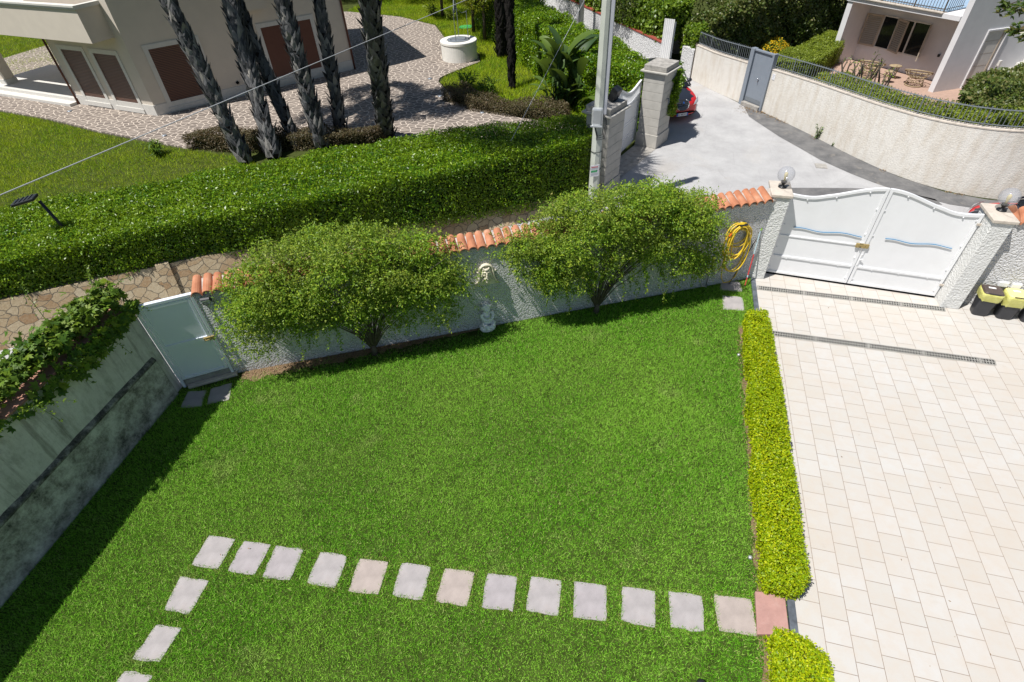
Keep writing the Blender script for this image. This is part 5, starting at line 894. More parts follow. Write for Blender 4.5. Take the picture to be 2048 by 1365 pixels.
# window openings: frame proud of the wall, shutter inside it
opening(VW, VWL - 2.24, VWL - .86, .28, 2.34, 'window', M['shutter'], root); opening(VW, VWL - 4.24, VWL - 2.90, .30, 2.36, 'window', M['shutter'], root)
opening(VF, .68, 2.5, .30, 2.48, 'window', M['shutter'], root); d_ = opening(VF, 5.25, 7.55, .36, 2.5, 'garage_door', M['brown'], root, door=True)
mb = MB(); mb.slab([(6.38, .37), (6.41, .37), (6.41, 2.49), (6.38, 2.49)], .012, .0065, VF); mb.build('door_gap', M['dark'], d_)
# balcony on the lit side
mb = MB(); rt = VWL - .42
out = [(-6.5, 3.0), (rt, 3.0), (rt, 4.12), (-6.5, 4.12)]; mb.slab(out, .95, .82, VW); mb.slab([(rt - .13, 3.0), (rt, 3.0), (rt, 4.12), (rt - .13, 4.12)], .819, .001, VW); mb.slab([(-6.5, 3.0), (rt - .131, 3.0), (rt - .131, 3.12), (-6.5, 3.12)], .819, .001, VW); b_ = mb.build('balcony', M['cream'], root)
mb = MB(); mb.slab([(-6.55, 4.122), (rt + .05, 4.122), (rt + .05, 4.19), (-6.55, 4.19)], 1.0, .78, VW); mb.slab([(-6.55, 4.191), (rt + .05, 4.191), (rt + .05, 4.25), (-6.55, 4.25)], 1.03, .78, VW); mb.slab([(rt - .17, 4.122), (rt + .05, 4.122), (rt + .05, 4.25), (rt - .17, 4.25)], .779, .001, VW); mb.build('balcony_coping', M['creamtrim'], b_)
mb = MB(); mb.slab([(4.75, 3.27), (5.62, 3.27), (5.62, 4.4), (4.75, 4.4)], .55, .001, VF); mb.build('balcony', M['cream'], root)
# portico left of the lit wall
mb = MB(); mb.slab([(-7.2, .051), (-.08, .051), (-.08, .16), (-7.2, .16)], .42, -3.4, VW); mb.slab([(-7.0, .161), (-.08, .161), (-.08, .30), (-7.0, .30)], .06, -3.4, VW); mb.build('portico_steps', M['creamtrim'], root)
mb = MB(); mb.slab([(-6.0, .301), (-5.55, .301), (-5.55, 3.2), (-6.0, 3.2)], -.35, -.8, VW); po = mb.build('portico_pillar', M['cream'], root); mb = MB(); mb.slab([(-6.04, .301), (-5.51, .301), (-5.51, .52), (-6.04, .52)], -.31, -.84, VW); mb.build('pillar_base', M['creamtrim'], po)
mb = MB(); mb.slab([(-8, 2.95), (-.02, 2.95), (-.02, 3.7), (-8, 3.7)], -.25, -.55, VW); mb.slab([(-8, 3.2), (-.02, 3.2), (-.02, 3.35), (-8, 3.35)], -.551, -4.2, VW); mb.build('portico_beam', M['cream'], root)
mb = MB(); mb.tube([VW(-.05, .05, .06), VW(-.05, .05, 3.0)], .045, 8); mb.build('drainpipe', M['brown'], root, smooth=True); mb = MB(); mb.tube([VF(VFL + .02, .05, .06), VF(VFL + .02, .05, HZ)], .045, 8); mb.build('drainpipe', M['brown'], root, smooth=True)
mb = MB(); mb.tube([VF(3.55, .03, .62), VF(3.55, .045, .62)], .07, 16); mb.build('vent', M['dark'], root)
# patio lights set in the paving
for x, y in ((-13.55, 19.04), (-12.21, 16.78), (-9.78, 15.14), (-21.52, 10.78), (-28.0, 12.5)):
    mb = MB(); mb.lathe([(.0, .055), (.1, .055), (.1, .075), (.06, .085), (.0, .085)], 14, (x, y, 0)); o = mb.build('ground_light', M['lid'], None, (x, y, .05), smooth=True); tag(o, {(-13.55): 'steel ground light in the paving where the lawn curves toward the well', (-12.21): 'steel ground light in the paving beside the dark low bushes', (-9.78): 'steel ground light in the shaded paving behind the big hedge', (-21.52): 'steel ground light in the paving left of the palms', (-28.0): 'steel ground light in the paving near the villa steps'}[x], 'ground light', 'ground lights in the villa paving')
# ------------------------------------------------------------------ neighbour's lawns and planting
L1g = [(-36, 12.9), (-31.6, 12.0), (-28.13, 11.45), (-24.65, 10.6), (-19.9, 9.8), (-17, 9.6), (-14.5, 8.2), (-12.5, 6.5), (-15, 4.1), (-18, 2.4), (-24, .5)]
L2g = [(-9.6, 15.7), (-10.84, 16.88), (-12.3, 17.95), (-12.9, 18.7), (-13.05, 19.3), (-12.87, 19.9), (-12.4, 21), (-11.95, 22.08), (-12.5, 23.6), (-15.0, 25.75), (-17.1, 29.4), (-20.41, 31.5), (-25, 32.7), (-25, 37), (-12, 37), (-13.5, 29), (-10.5, 24.5), (-8, 20), (-6, 16.5), (-4.8, 15.2), (-6.5, 14.9)]
grass('villa_grass', L1g, 700, .10, .014, M['grass2'], (), 0, 1.0, "green lawn with yellowish patches in front of the villa", None, .35)
grass('villa_grass', L2g, 600, .14, .016, M['grass2'], (), 0, 1.0, 'unmown sunny grass around the well and the fruit trees', None, .4)
grass('villa_grass', [(-45, 14.5), (-35.5, 15.0), (-35, 18), (-33.5, 22), (-40, 26), (-48, 26)], 260, .12, .02, M['grass2'], (), 0, 1.0, 'strip of bright grass seen behind the villa portico', None, .3)
hedge('low_hedge', 'low bronze leaved hedge at the foot of the leaning palms', 'hedge', [(-19.75, 9.8), (-17.8, 9.95), (-15.3, 10.5), (-12.6, 11.6), (-12.4, 12.2), (-14.8, 11.5), (-17.3, 11.0), (-19.5, 10.7)], 0, .58, M['lf_reddish'], M['hedgecore'], .06, .03, 1500, .2, .13, 2.6, None, 9, .2, .9)
hedge('low_hedge', 'low straggly bronze hedge between lawn and shaded paving, near the banana plants', 'hedge', [(-11.95, 16.3), (-10.2, 15.25), (-8.0, 14.75), (-6.2, 14.7), (-6.3, 15.4), (-8.6, 15.8), (-11.2, 17.0)], 0, .55, M['lf_reddish'], M['hedgecore'], .06, .03, 1300, .25, .15, 2.2, None, 10, .2, .9)
for x, y, h, lb in ((-11.2, 17.7, .75, 'spiky green agapanthus clump by the curved lawn edge'), (-10.1, 17.25, .7, 'second spiky green clump nearer the low bronze hedge'), (-20.5, 9.2, .5, 'tall grassy tuft on the villa lawn next to the paving'), (-18.3, 31.8, .8, 'grey green bushy weed on the far grass behind the villa'), (-16.5, 30.6, .55, 'small weed clump on the far grass near the well')):
    weed('grass_clump', lb, x, y, 26, h, M['lf_vine'] if y < 30 else M['lf_clip'], .05, .65, 'clumps in the villa garden', leafl=h * .4)
# ---------------- palms
def palm(label, base, p1, h1, H, r0, r1, crown=True, n_f=34, fl=1.0, group='grey booted palm trunks', dark=False, bend=(0, 0)):
    root = thing('palm_tree', label, 'palm tree', (base[0], base[1], 0), group); B = Vector((base[0], base[1], 0)); Q = Vector((p1[0], p1[1], h1)); d = (Q - B) / h1
    def ax(z): return B + d * z + Vector((bend[0], bend[1], 0)) * max(0, (z - 5) / max(H - 5, .1)) ** 1.6
    def rad(z): return (r0 + (r1 - r0) * min(1, z / 5)) * (1 + .25 * math.exp(-z * 2.2))
    mb = MB(); zs = np.linspace(0, H, 26); mb.tube([ax(z) for z in zs], [rad(z) * .84 for z in zs], 12); mb.build('trunk', M['bootdark'], root, smooth=True)  # near-black core paints the shade in the gaps between leaf bases
    V, F, Q_ = [], [], []; z = .05; i = 0
    while z < H - .1:
        a = i * 2.39996 + random.uniform(-.12, .12); hgt = random.uniform(.30, .50); wd = random.uniform(.12, .17); c, s = math.cos(a), math.sin(a); o = Vector((c, s, 0)); t = Vector((-s, c, 0)); r = rad(z); lift = random.choice([.04, .06, .08, .10, .15]) + (.06 if random.random() < .06 else 0); tw = random.uniform(-.09, .09)
        p0 = ax(z); p1_ = ax(z + hgt * .55); p2 = ax(z + hgt); q = random.random(); b = len(V)
        V += [p0 + o * (r * .84) - t * wd, p0 + o * (r * .90), p0 + o * (r * .84) + t * wd, p1_ + o * (r * .93 + lift * .4) - t * wd * .62 + t * tw, p1_ + o * (r * 1.05 + lift * .5) + t * tw, p1_ + o * (r * .93 + lift * .4) + t * wd * .62 + t * tw, p2 + o * (r * .98 + lift) + t * (tw * 1.8)]
        F += [(b, b + 1, b + 4, b + 3), (b + 1, b + 2, b + 5, b + 4), (b + 3, b + 4, b + 6, b + 6), (b + 4, b + 5, b + 6, b + 6)]; Q_ += [q] * 7; z += .023 * (1 if r0 > .2 else 1.6); i += 1
    me = MB(); me.add(V, [f if f[2] != f[3] else f[:3] for f in F]); ob = me.build('old_leaf_bases', M['bootdark'] if dark else M['boot'], root); at = ob.data.attributes.new('rnd', 'FLOAT', 'POINT'); at.data.foreach_set('value', np.array(Q_, np.float32))
    if crown:
        top = ax(H); PV, PF = [], []; rn = []
        for k in range(n_f):
            a = k * 2.4 + random.uniform(-.2, .2); el = R_(random.uniform(-35, 70)); dirv = Vector((math.cos(a) * math.cos(el), math.sin(a) * math.cos(el), math.sin(el))); L = random.uniform(1.0, 1.35) * fl; c = top + dirv * L; sd_ = dirv.cross(Vector((0, 0, 1))).normalized(); upv = sd_.cross(dirv); b = len(PV); q = random.random()
            PV += [top, top + sd_ * .03, c + sd_ * .02, c]; PF.append((b, b + 1, b + 2, b + 3)); rn += [q] * 4
            for j in range(-9, 10):
                th = R_(j * 9.5); dv = dirv * math.cos(th) + sd_ * math.sin(th); ll = random.uniform(.85, 1.15) * fl * (1 - .25 * abs(j) / 9); m1 = c + dv * ll * .6 + upv * .02; tp = c + dv * ll - Vector((0, 0, .28 * fl)); w_ = dv.cross(upv).normalized() * .035; b = len(PV); PV += [c, m1 + w_, tp, m1 - w_]; PF.append((b, b + 1, b + 2, b + 3)); rn += [q] * 4
        npmesh('fronds', np.array([tuple(p) for p in PV]), np.array(PF), M['lf_palm'], root, rnd=np.array(rn))
    return root
palm('palm trunk leaning most, farthest left and nearest the lawn', (-16.75, 9.25), (-18.0, 9.95), 4.8, 8.4, .215, .20)
palm('thick palm trunk second from the left, in front of a dark leaning one', (-15.94, 9.75), (-17.2, 11.71), 4.5, 8.8, .225, .215)
palm('short dark palm trunk leaning behind the second palm from the left', (-15.55, 10.7), (-16.75, 11.75), 2.7, 5.2, .18, .15, False)
palm('thick grey palm trunk in front of the brown villa doors', (-14.65, 10.9), (-15.3, 11.85), 4.5, 8.6, .24, .22)
palm('slimmer palm trunk just right of the brown villa doors', (-14.35, 11.9), (-14.6, 12.9), 4.3, 8.2, .185, .17)
palm('isolated thick palm trunk standing on the paving, farthest right of the grey palms', (-12.72, 12.3), (-11.55, 10.66), 4.65, 11.2, .275, .265, True, 64, 1.5, bend=(-.35, -1.35))  # unseen upper trunk bent and crown enlarged to throw frond shadow towards the street
palm('dark brown palm trunk on the far lawn behind the well', (-11.15, 23.2), (-11.1, 23.3), 4, 7.5, .30, .27, True, 30, 1.1, 'dark trunks on the far lawn', True)
palm('slim black hairy trunk on the lawn in front of the street hedge', (-9.35, 18.3), (-9.6, 19.2), 4, 6.6, .10, .15, False, 0, 1, 'dark trunks on the far lawn', True)
# ---------------- well
WX, WY = -13.2, 22.45
root = thing('well', 'round white rendered well with steel lid and iron frame', 'well', (WX, WY, .05)); mb = MB(); mb.lathe([(.90, .051), (.90, .80), (.93, .81), (.93, .92), (.90, .94), (.60, .94), (.58, .90), (.0, .90)], 48, (WX, WY, 0)); mb.build('well_ring', M['well'], root)
for o in root.children: md = o.modifiers.new('bevel', 'BEVEL'); md.width = .012; md.limit_method = 'ANGLE'
mb = MB(); mb.lathe([(.0, .945), (.57, .945), (.57, .955), (.0, .957)], 40, (WX, WY, 0)); ld = mb.build('lid', M['lid'], root); mb = MB(); mb.box((WX + .05, WY - .1, .972), (.75, .025, .03)); mb.tube([(WX - .3, WY - .3, .957), (WX - .3, WY - .3, 1.02)], .03); mb.tube([(WX + .42, WY - .05, .957), (WX + .42, WY - .05, 1.06)], .03); mb.build('lid_bar', M['railgrey'], ld)
mb = MB(); q = [(WX - .12, WY + .45), (WX + .02, WY - .42), (WX + .5, WY + .1)]
for x, y in q: mb.tube([(x, y, .95), (x, y, 2.35 if x < WX + .3 else 2.2)], .016, 6)
mb.tube([(q[0][0], q[0][1], 2.3), (q[1][0], q[1][1], 2.25)], .012); mb.tube([(q[0][0], q[0][1], 2.2), ((q[0][0] + q[2][0]) / 2, WY + .25, 2.05), (q[2][0], q[2][1], 2.15)], .01); mb.build('iron_frame', M['railgrey'], root)
mb = MB(); x, y = (q[0][0] + q[1][0]) / 2, (q[0][1] + q[1][1]) / 2; mb.add([(q[0][0], q[0][1], 2.2), (q[1][0], q[1][1], 2.1), (x + .02, y, 2.85)], [(0, 1, 2)]); mb.tube([(q[0][0], q[0][1], 2.2), (x, y, 2.88), (q[1][0], q[1][1], 2.1)], .016); mb.build('pulley_bracket', M['pipe'], root)
mb = MB(); mb.lathe([(.0, .06), (.45, .06), (.45, .085), (.0, .09)], 24, (-15.0, 28.95, 0)); tag(mb.build('round_cover', M['green'], None, (-15, 28.95, 0)), 'flat round green cover lying on the grass behind the well', 'cover')
# ---------------- trees
def tree(name, label, cat, base, h, r, mat, n, L, tr=.1, zc=None, flat=.75, seed=1, group=None, lobes=14, trunkm='bark', lean=(0, 0)):
    rng = np.random.default_rng(seed); x, y = base; root = thing(name, label, cat, (x, y, 0), group); zc = zc or h - r * flat; c = Vector((x + lean[0], y + lean[1], zc)); mb = MB(); mb.tube([(x, y, 0), (x + lean[0] * .3 + .03, y + lean[1] * .3, zc * .45), (x + lean[0] * .8, y + lean[1] * .8, zc * .8)], [tr, tr * .75, tr * .6], 8)
    cs = []
    for i in range(lobes):
        u = unit(rng.normal(size=(1, 3)))[0]; p = c + Vector((u[0] * r * .62, u[1] * r * .62, u[2] * r * .55 * flat)); cs.append(p); mb.tube([(x + lean[0] * .7, y + lean[1] * .7, zc * .72), c.lerp(p, .4) - Vector((0, 0, .15 * r)), p], [tr * .45, tr * .25, .012], 5)
    mb.build('trunk', M[trunkm], root, smooth=True); P = []
    for p in cs:
        k = n // lobes; u = unit(rng.normal(size=(k, 3))); rr = r * rng.uniform(.38, .58); q = np.array(p) + u * (rr * (.35 + .65 * rng.random(k) ** .4))[:, None] * np.array([1, 1, .85]) * (1 + .25 * nz(u, 3, seed))[:, None]; P.append(q)
    P = np.concatenate(P); N = unit(P - np.array(c)) + np.array([0, 0, .5]); s = np.exp(rng.normal(size=len(P)) * .25); leaves('crown', P, N, L * s, L * .45 * s, mat, root, .8); return root
tree('fruit_tree', 'small citrus tree with yellow green leaves nearest the well', 'tree', (-12.95, 26.05), 3.4, 1.5, M['lf_citrus'], 6500, .11, .11, 2.5, .8, 3, 'small trees on the far lawn'); tree('fruit_tree', 'citrus tree with slim dark trunk left of the one nearest the well', 'tree', (-14.2, 27.9), 3.6, 1.6, M['lf_citrus'], 6500, .11, .11, 2.7, .8, 4, 'small trees on the far lawn'); tree('fruit_tree', 'citrus tree with short grey trunk farthest back behind the well', 'tree', (-17.5, 31.6), 3.8, 1.9, M['lf_citrus'], 7500, .12, .12, 2.6, .8, 5, 'small trees on the far lawn')
k = 0
for x, y, h, r, mt, lb in ((-28, 36.5, 4.2, 2.6, 'lf_tree', 'dark tree behind the villa, just right of its roof corner'), (-24.3, 37.2, 4.0, 2.6, 'lf_tree', 'dark tree beyond the paving between the palm trunks'), (-21, 36.8, 3.8, 2.3, 'lf_citrus', 'yellow green tree beyond the far grass'), (-17.8, 36.3, 3.8, 2.2, 'lf_tree', 'dark glossy tree beyond the well, at the top edge'), (-14.8, 33.5, 3.6, 2.0, 'lf_citrus', 'sunlit tree behind the citrus trunks at the top edge'), (-11.8, 29.0, 3.2, 1.6, 'lf_tree', 'dark bushy tree between the brown palm trunk and the street hedge'), (-44, 27, 4.5, 3.2, 'lf_tree', 'dark tree seen through the villa portico'), (-38.5, 29, 4.5, 3.2, 'lf_tree', 'dark tree behind the portico next to the drainpipe')):
    k += 1; tree('garden_tree', lb, 'tree', (x, y), h, r, M[mt], 5200, .15, .14, None, .8, 20 + k, 'trees at the back of the villa garden')
hedge('far_hedge', 'dark hedge closing off the villa garden at the very back', 'hedge', [(-50, 38.2), (-10, 38.2), (-10, 40), (-50, 40)], 0, 4.2, M['lf_tree'], M['hedgecore'], .2, .1, 90, .5, .4, .9, None, 31, .5, .8)
# ---------------- banana / strelitzia clump
root = thing('banana_plant', 'tall dark clump of banana like strelitzia leaves beside the street hedge', 'plant', (-6.6, 16.3, 0)); PV, PF, RN = [], [], []; st = MB()
for k in range(46):
    a = random.uniform(0, 6.28); bx, by = -6.6 + random.uniform(-.7, .7), 16.35 + random.uniform(-.45, .45); tall = k < 24; sl = random.uniform(.9, 1.9) if tall else random.uniform(.2, .9); el = R_(random.uniform(60, 85) if tall else random.uniform(28, 68)); LL = random.uniform(1.05, 1.6) if tall else random.uniform(.7, 1.15); W_ = LL * random.uniform(.12, .17)
    o = Vector((math.cos(a), math.sin(a), 0)); p = Vector((bx, by, 0)); pts = []; t = R_(86); q = p.copy(); stem = [p.copy()]
    for i in range(4): q = q + (o * math.cos(t) + Vector((0, 0, math.sin(t)))) * sl / 4; t = t + (el - t) * .4; stem.append(q.copy())
    st.tube(stem, [.045, .035, .028, .022, .018], 6); sd_ = o.cross(Vector((0, 0, 1))); n = 9; b = len(PV); rq = random.random(); roll = random.uniform(-.5, .5)
    for i in range(n + 1):
        f = i / n; wv = W_ * (math.sin(math.pi * min(1, f * .93 + .05)) ** .6) * (1 if i < n else .1); upv = Vector((0, 0, 1)) * math.cos(t) - o * math.sin(t); s2 = sd_ * math.cos(roll) + upv * math.sin(roll); fold = upv * .32 * wv
        tear = 1 - .22 * (random.random() < .3); PV += [q - s2 * wv * tear + fold, q, q + s2 * wv + fold]; RN += [rq] * 3
        q = q + (o * math.cos(t) + Vector((0, 0, math.sin(t)))) * LL / n; t -= R_(random.uniform(4, 11))
    for i in range(n): PF += [(b + i * 3, b + i * 3 + 1, b + i * 3 + 4, b + i * 3 + 3), (b + i * 3 + 1, b + i * 3 + 2, b + i * 3 + 5, b + i * 3 + 4)]
npmesh('leaf_blades', np.array([tuple(p) for p in PV]), np.array(PF), M['lf_banana'], root, rnd=np.array(RN)); st.build('stems', M['lf_banana'], root, smooth=True)
# ------------------------------------------------------------------ far side of the street
W0, W1 = (-13.0, 37.0), (-3.2, 21.65); WF_ = frame(W0, ang_of(W0, W1)); WLn = dist(W0, W1)
root = thing('street_wall', 'low white street wall with dark red coping below the ivy', 'wall', (-7, 28, 0)); mb = MB(); mb.slab([(0, 0), (WLn, 0), (WLn, 1.2), (0, 1.2)], 0, -.2, WF_); mb.build('wall_body', M['wallwhite'], root); mb = MB(); mb.slab([(0, 1.202), (WLn, 1.202), (WLn, 1.25), (0, 1.25)], .03, -.23, WF_); mb.build('coping', M['redcoping'], root)
wp = lambda s, d: tuple(WF_(s, d, 0))[:2]
hedge('ivy_hedge', 'thick bright green ivy hanging over the low white street wall', 'hedge', [wp(6, -.1), wp(WLn - .1, -.1), wp(WLn - .3, -1.6), wp(6, -1.8)], 1.2, 2.7, M['lf_ivyb'], M['hedgecore'], .13, .09, 650, .3, .25, 1.5, 'ivy masses beyond the street', 41, .25, .8)
tree('street_tree', 'olive brown crowned tree behind the ivy and the white ribbed panel', 'tree', (-4.6, 25.8), 4.6, 2.5, M['lf_ivy'], 15000, .10, .16, 3.0, .75, 51, 'trees beyond the street', 22); tree('street_tree', 'green crowned tree at the top edge beyond the ivy topped white wall', 'tree', (-8.6, 31), 4.6, 2.4, M['lf_ivyb'], 9000, .13, .16, 2.8, .75, 52, 'trees beyond the street', 18); tree('street_tree', 'dark crowned tree at the top edge above the ivy wall, right of the olive one', 'tree', (-.3, 26.8), 4.6, 2.4, M['lf_ivy'], 12000, .12, .14, 3.0, .75, 53, 'trees beyond the street', 20)
root = thing('ribbed_panel', 'upright white ribbed metal panel at the end of the white street wall', 'panel', (-3.0, 21.3, 0)); RF = frame((-3.22, 21.6), -25); mb = MB(); n = 12; prof = [(.045 * i, .03 if i % 2 else 0) for i in range(n)]; mb.grid([[RF(s, d, z) for s, d in prof] for z in (0, 2.2)]); mb.grid([[RF(s, d - .012, z) for s, d in prof[::-1]] for z in (0, 2.2)]); mb.build('sheet', M['corr'], root)
mb = MB(); mb.slab([(.5, 0), (.55, 0), (.55, 2.1), (.5, 2.1)], .0, -.06, RF); mb.build('post', M['railgrey'], root)
root = thing('globe_lamp', 'dark globe lamp on a post in the gap beside the ribbed panel', 'lamp', (-2.75, 23.3, 0)); mb = MB(); mb.tube([(-2.75, 23.3, 0), (-2.75, 23.3, 1.35)], .035); mb.build('post', M['black'], root); mb = MB(); mb.ball((-2.75, 23.3, 1.55), .22, 20); mb.build('globe', M['globe'], root, smooth=True)
mb = MB(); mb.box((-2.7, 24.9, .45), (1.6, .25, .9)); o = mb.build('garden_wall', M['postcap'], None, (-2.7, 24.9, 0)); tag(o, 'low brownish garden wall seen through the gap by the ribbed panel', 'wall')
mb = MB(); mb.prism([(-2.28, 21.5), (-1.78, 20.84), (-1.62, 20.95), (-2.1, 21.65)], 0, 1.15); o = mb.build('wall_stub', M['wallwhite'], None, (-2, 21.2, 0)); tag(o, 'short white wall stub with bare top left of the curved cream wall', 'wall'); mb = MB(); mb.tube([(-1.72, 20.78, 0), (-1.72, 20.78, 1.45)], .035, 6); o = mb.build('dark_post', M['bark'], None, (-1.72, 20.78, 0)); tag(o, 'thin dark post between white wall stub and curved cream wall', 'post')
root = thing('concrete_pole', 'second pale concrete pole farther up the street by the white wall', 'pole', (-7.6, 26.9, 0)); mb = MB(); mb.tube([(-7.75, 27.2, 0), (-7.75, 27.2, 8)], [.15, .11], 10); mb.build('shaft', M['pole'], root, smooth=True)
hedge('ivy_wall', 'tall dark ivy covered wall at the back of the right garden', 'hedge', [(-2.0, 21.75), (-1.2, 21.9), (1.6, 23.9), (4.9, 26.3), (7, 27.6), (6, 29.2), (3.4, 27.6), (-.2, 24.6), (-2.2, 22.9)], 0, 2.5, M['lf_ivy'], M['hedgecore'], .10, .07, 900, .22, .22, 1.4, 'ivy masses beyond the street', 43, .3, .85, ztop=lambda x, y: 1.75 + .42 * np.clip(x + 2, 0, 3))
IV2 = [(-2.35, 21.7), (-1.75, 21.1), (-1.35, 21.5), (-1.9, 22.3)]
hedge('ivy', 'bright green ivy clump spilling over the end of the curved cream wall', 'climbing plant', IV2, .75, 1.9, M['lf_ivyb'], M['hedgecore'], .10, .07, 1300, .2, .16, 2.2, None, 44, .2, .9)
# ------------------------------------------------------------------ right-hand garden
def dome(name, label, c, r, mat, n, L, seed, extra=None, core='hedgecore', cat='shrub'):
    root = thing(name, label, cat, (c[0], c[1], 0)); rng = np.random.default_rng(seed); u = unit(rng.normal(size=(n, 3))); u[:, 2] = np.abs(u[:, 2]); k = (1 + .1 * nz(u * 2, 3, seed) - .12 * rng.random(n)); P = np.array([c[0], c[1], 0]) + u * np.array(r) * k[:, None]; s = np.exp(rng.normal(size=n) * .2); leaves('foliage', P, u, L * s, L * .5 * s, mat, root, .7)
    if extra: m_ = rng.random(n) < extra[1]; Q = P[m_] + u[m_] * .03; leaves('flowers', Q, u[m_], L * .9, L * .8, extra[0], root, .5)
    mb = MB(); mb.ball((c[0], c[1], .0), (r[0] * .82, r[1] * .82, r[2] * .82), 16); mb.build('inner_twigs', M[core], root); return root
dome('flowering_shrub', 'rounded shrub covered in yellow flowers behind the grey metal gate', (1.75, 24.0), (.95, .8, .95), M['lf_clip'], 4500, .07, 61, (M['lf_flower'], .5))
hedge('clipped_hedge', 'curved light green clipped hedge behind the railing, beside the yellow shrub', 'hedge', [(1.55, 20.6), (2.3, 20.5), (3.3, 20.9), (4.15, 22.6), (5.1, 24.6), (5.3, 26.2), (4.4, 26.0), (3.5, 24.4), (2.6, 23.0), (1.7, 21.9)], 0, .92, M['lf_clip'], M['hedgecore'], .05, .026, 1900, .09, .06, 2.6, None, 62, .22, .7)
LH = [(2.35, 16.6), (3.2, 15.3), (4.0, 14.0), (4.9, 12.9), (5.8, 12.25), (6.8, 12.0), (8.2, 12.05), (10.5, 12.6), (10.5, 13.6), (8, 13.1), (6.9, 13.1), (6.1, 13.4), (5.2, 14.2), (4.4, 15.4), (3.6, 16.7), (2.9, 17.6)]
def lz(x, y): return 1.36 + .52 * np.clip((x - 2) / 5, 0, 1)
r_ = hedge('low_hedge', 'low mixed green hedge with yellow flecks just behind the iron railing', 'hedge', LH, .4, 1.6, M['lf_clip'], M['hedgecore'], .06, .032, 1500, .16, .12, 2.4, None, 63, .15, .85, ztop=lz)
P = sample_poly(LH, 60); P = P[nz(np.column_stack([P, P[:, :1] * 0]), 1.6, 9) > .3]; leaves('flowers', np.column_stack([P, lz(P[:, 0], P[:, 1]) + .02]), np.tile([0, 0, 1.], (len(P), 1)), .06, .05, M['lf_flower'], r_, .6)
# ivy slope by the steps
SLP = [(6.6, 13.3), (8.2, 13.0), (12.5, 13.4), (13.5, 19.5), (10.6, 20.2), (9.6, 19.4), (8.1, 18.2), (6.6, 15.4)]
hedge('ivy_bank', 'sloping bank of dark glossy ivy leading up to the right house steps', 'shrub', SLP, 0, 1.0, M['lf_ivy'], M['hedgecore'], .10, .062, 800, .14, .10, 2.0, None, 64, .1, .8, ztop=lambda x, y: 1.62 - .10 * np.clip(y - 15.5, 0, 5) + 0 * x)
mb = MB(); mb.add([(3.2, 21.6, .004), (5.6, 18.3, .004), (8.2, 17.6, .004), (11.5, 20.5, .004), (6, 26, .004)], [(0, 1, 2, 3, 4)]); tag(mb.build('terrace', M['terrfloor']), kind='structure')
# the white house
RA = (4.40, 24.05); rang = -48.4; RH = frame(RA, rang); RL = 5.03; SIDE = frame(tuple(RH(RL, 0, 0))[:2], 31)
root = thing('white_house', 'white house with shaded porch, beige shutters and blue tiled balcony', 'house', (8, 23, 0))
mb = MB(); mb.slab([(.25, 0), (RL - .02, 0), (RL - .02, 2.5), (.25, 2.5)], -1.35, -1.53, RH); mb.build('porch_wall', M['render'], root)
mb = MB(); mb.slab([(.02, 0), (.27, 0), (.27, 2.5), (.02, 2.5)], 0, -1.53, RH); mb.build('porch_pillar', M['render'], root); mb = MB(); mb.slab([(.0, .0), (.29, 0), (.29, .1), (.0, .1)], .02, -1.55, RH); mb.build('skirting', M['creamtrim'], root)
mb = MB(); mb.slab([(-.02, 2.502), (4.82, 2.502), (4.82, 2.66), (-.02, 2.66)], .05, -4.5, RH); mb.build('balcony_slab', M['render'], root); mb = MB(); mb.slab([(-.05, 2.661), (4.15, 2.661), (4.15, 2.69), (-.05, 2.69)], .12, -.14, RH); mb.build('slab_edge', M['postcap'], root)
t = NT('blue_balcony_tiles'); b = t.n('ShaderNodeTexBrick'); t.l(t.map((1, 1, 1), (0, 0, R_(48))), b.inputs['Vector']); b.inputs['Scale'].default_value = 3; b.inputs['Color1'].default_value = (.22, .36, .52, 1); b.inputs['Color2'].default_value = (.28, .43, .58, 1); b.inputs['Mortar'].default_value = (.5, .52, .55, 1); M['bluetile'] = t.fin(b.outputs[0], .4, .4)
mb = MB(); mb.slab([(-.02, 2.692), (4.15, 2.692), (4.15, 2.70), (-.02, 2.70)], -.15, -4.4, RH); mb.build('balcony_floor', M['bluetile'], root)
rl = MB(); [rl.tube([RH(s, -.02, 2.692), RH(s, -.02, 3.62)], .011, 4) for s in np.arange(.05, 4.12, .115)]; [rl.tube([RH(4.1, d, 2.692), RH(4.1, d, 3.62)], .011, 4) for d in np.arange(-.2, -1.2, -.13)]; rl.tube([RH(.05, -.02, 3.63), RH(4.1, -.02, 3.63), RH(4.1, -1.2, 3.63)], .02, 6); rl.tube([RH(.05, -.02, 2.78), RH(4.1, -.02, 2.78), RH(4.1, -1.2, 2.78)], .014, 6); [rl.tube([RH(s, -.02, 2.692), RH(s, -.02, 3.63)], .022, 6) for s in (.05, 1.5, 2.9, 4.1)]; rl.build('balcony_railing', M['bark'], root)
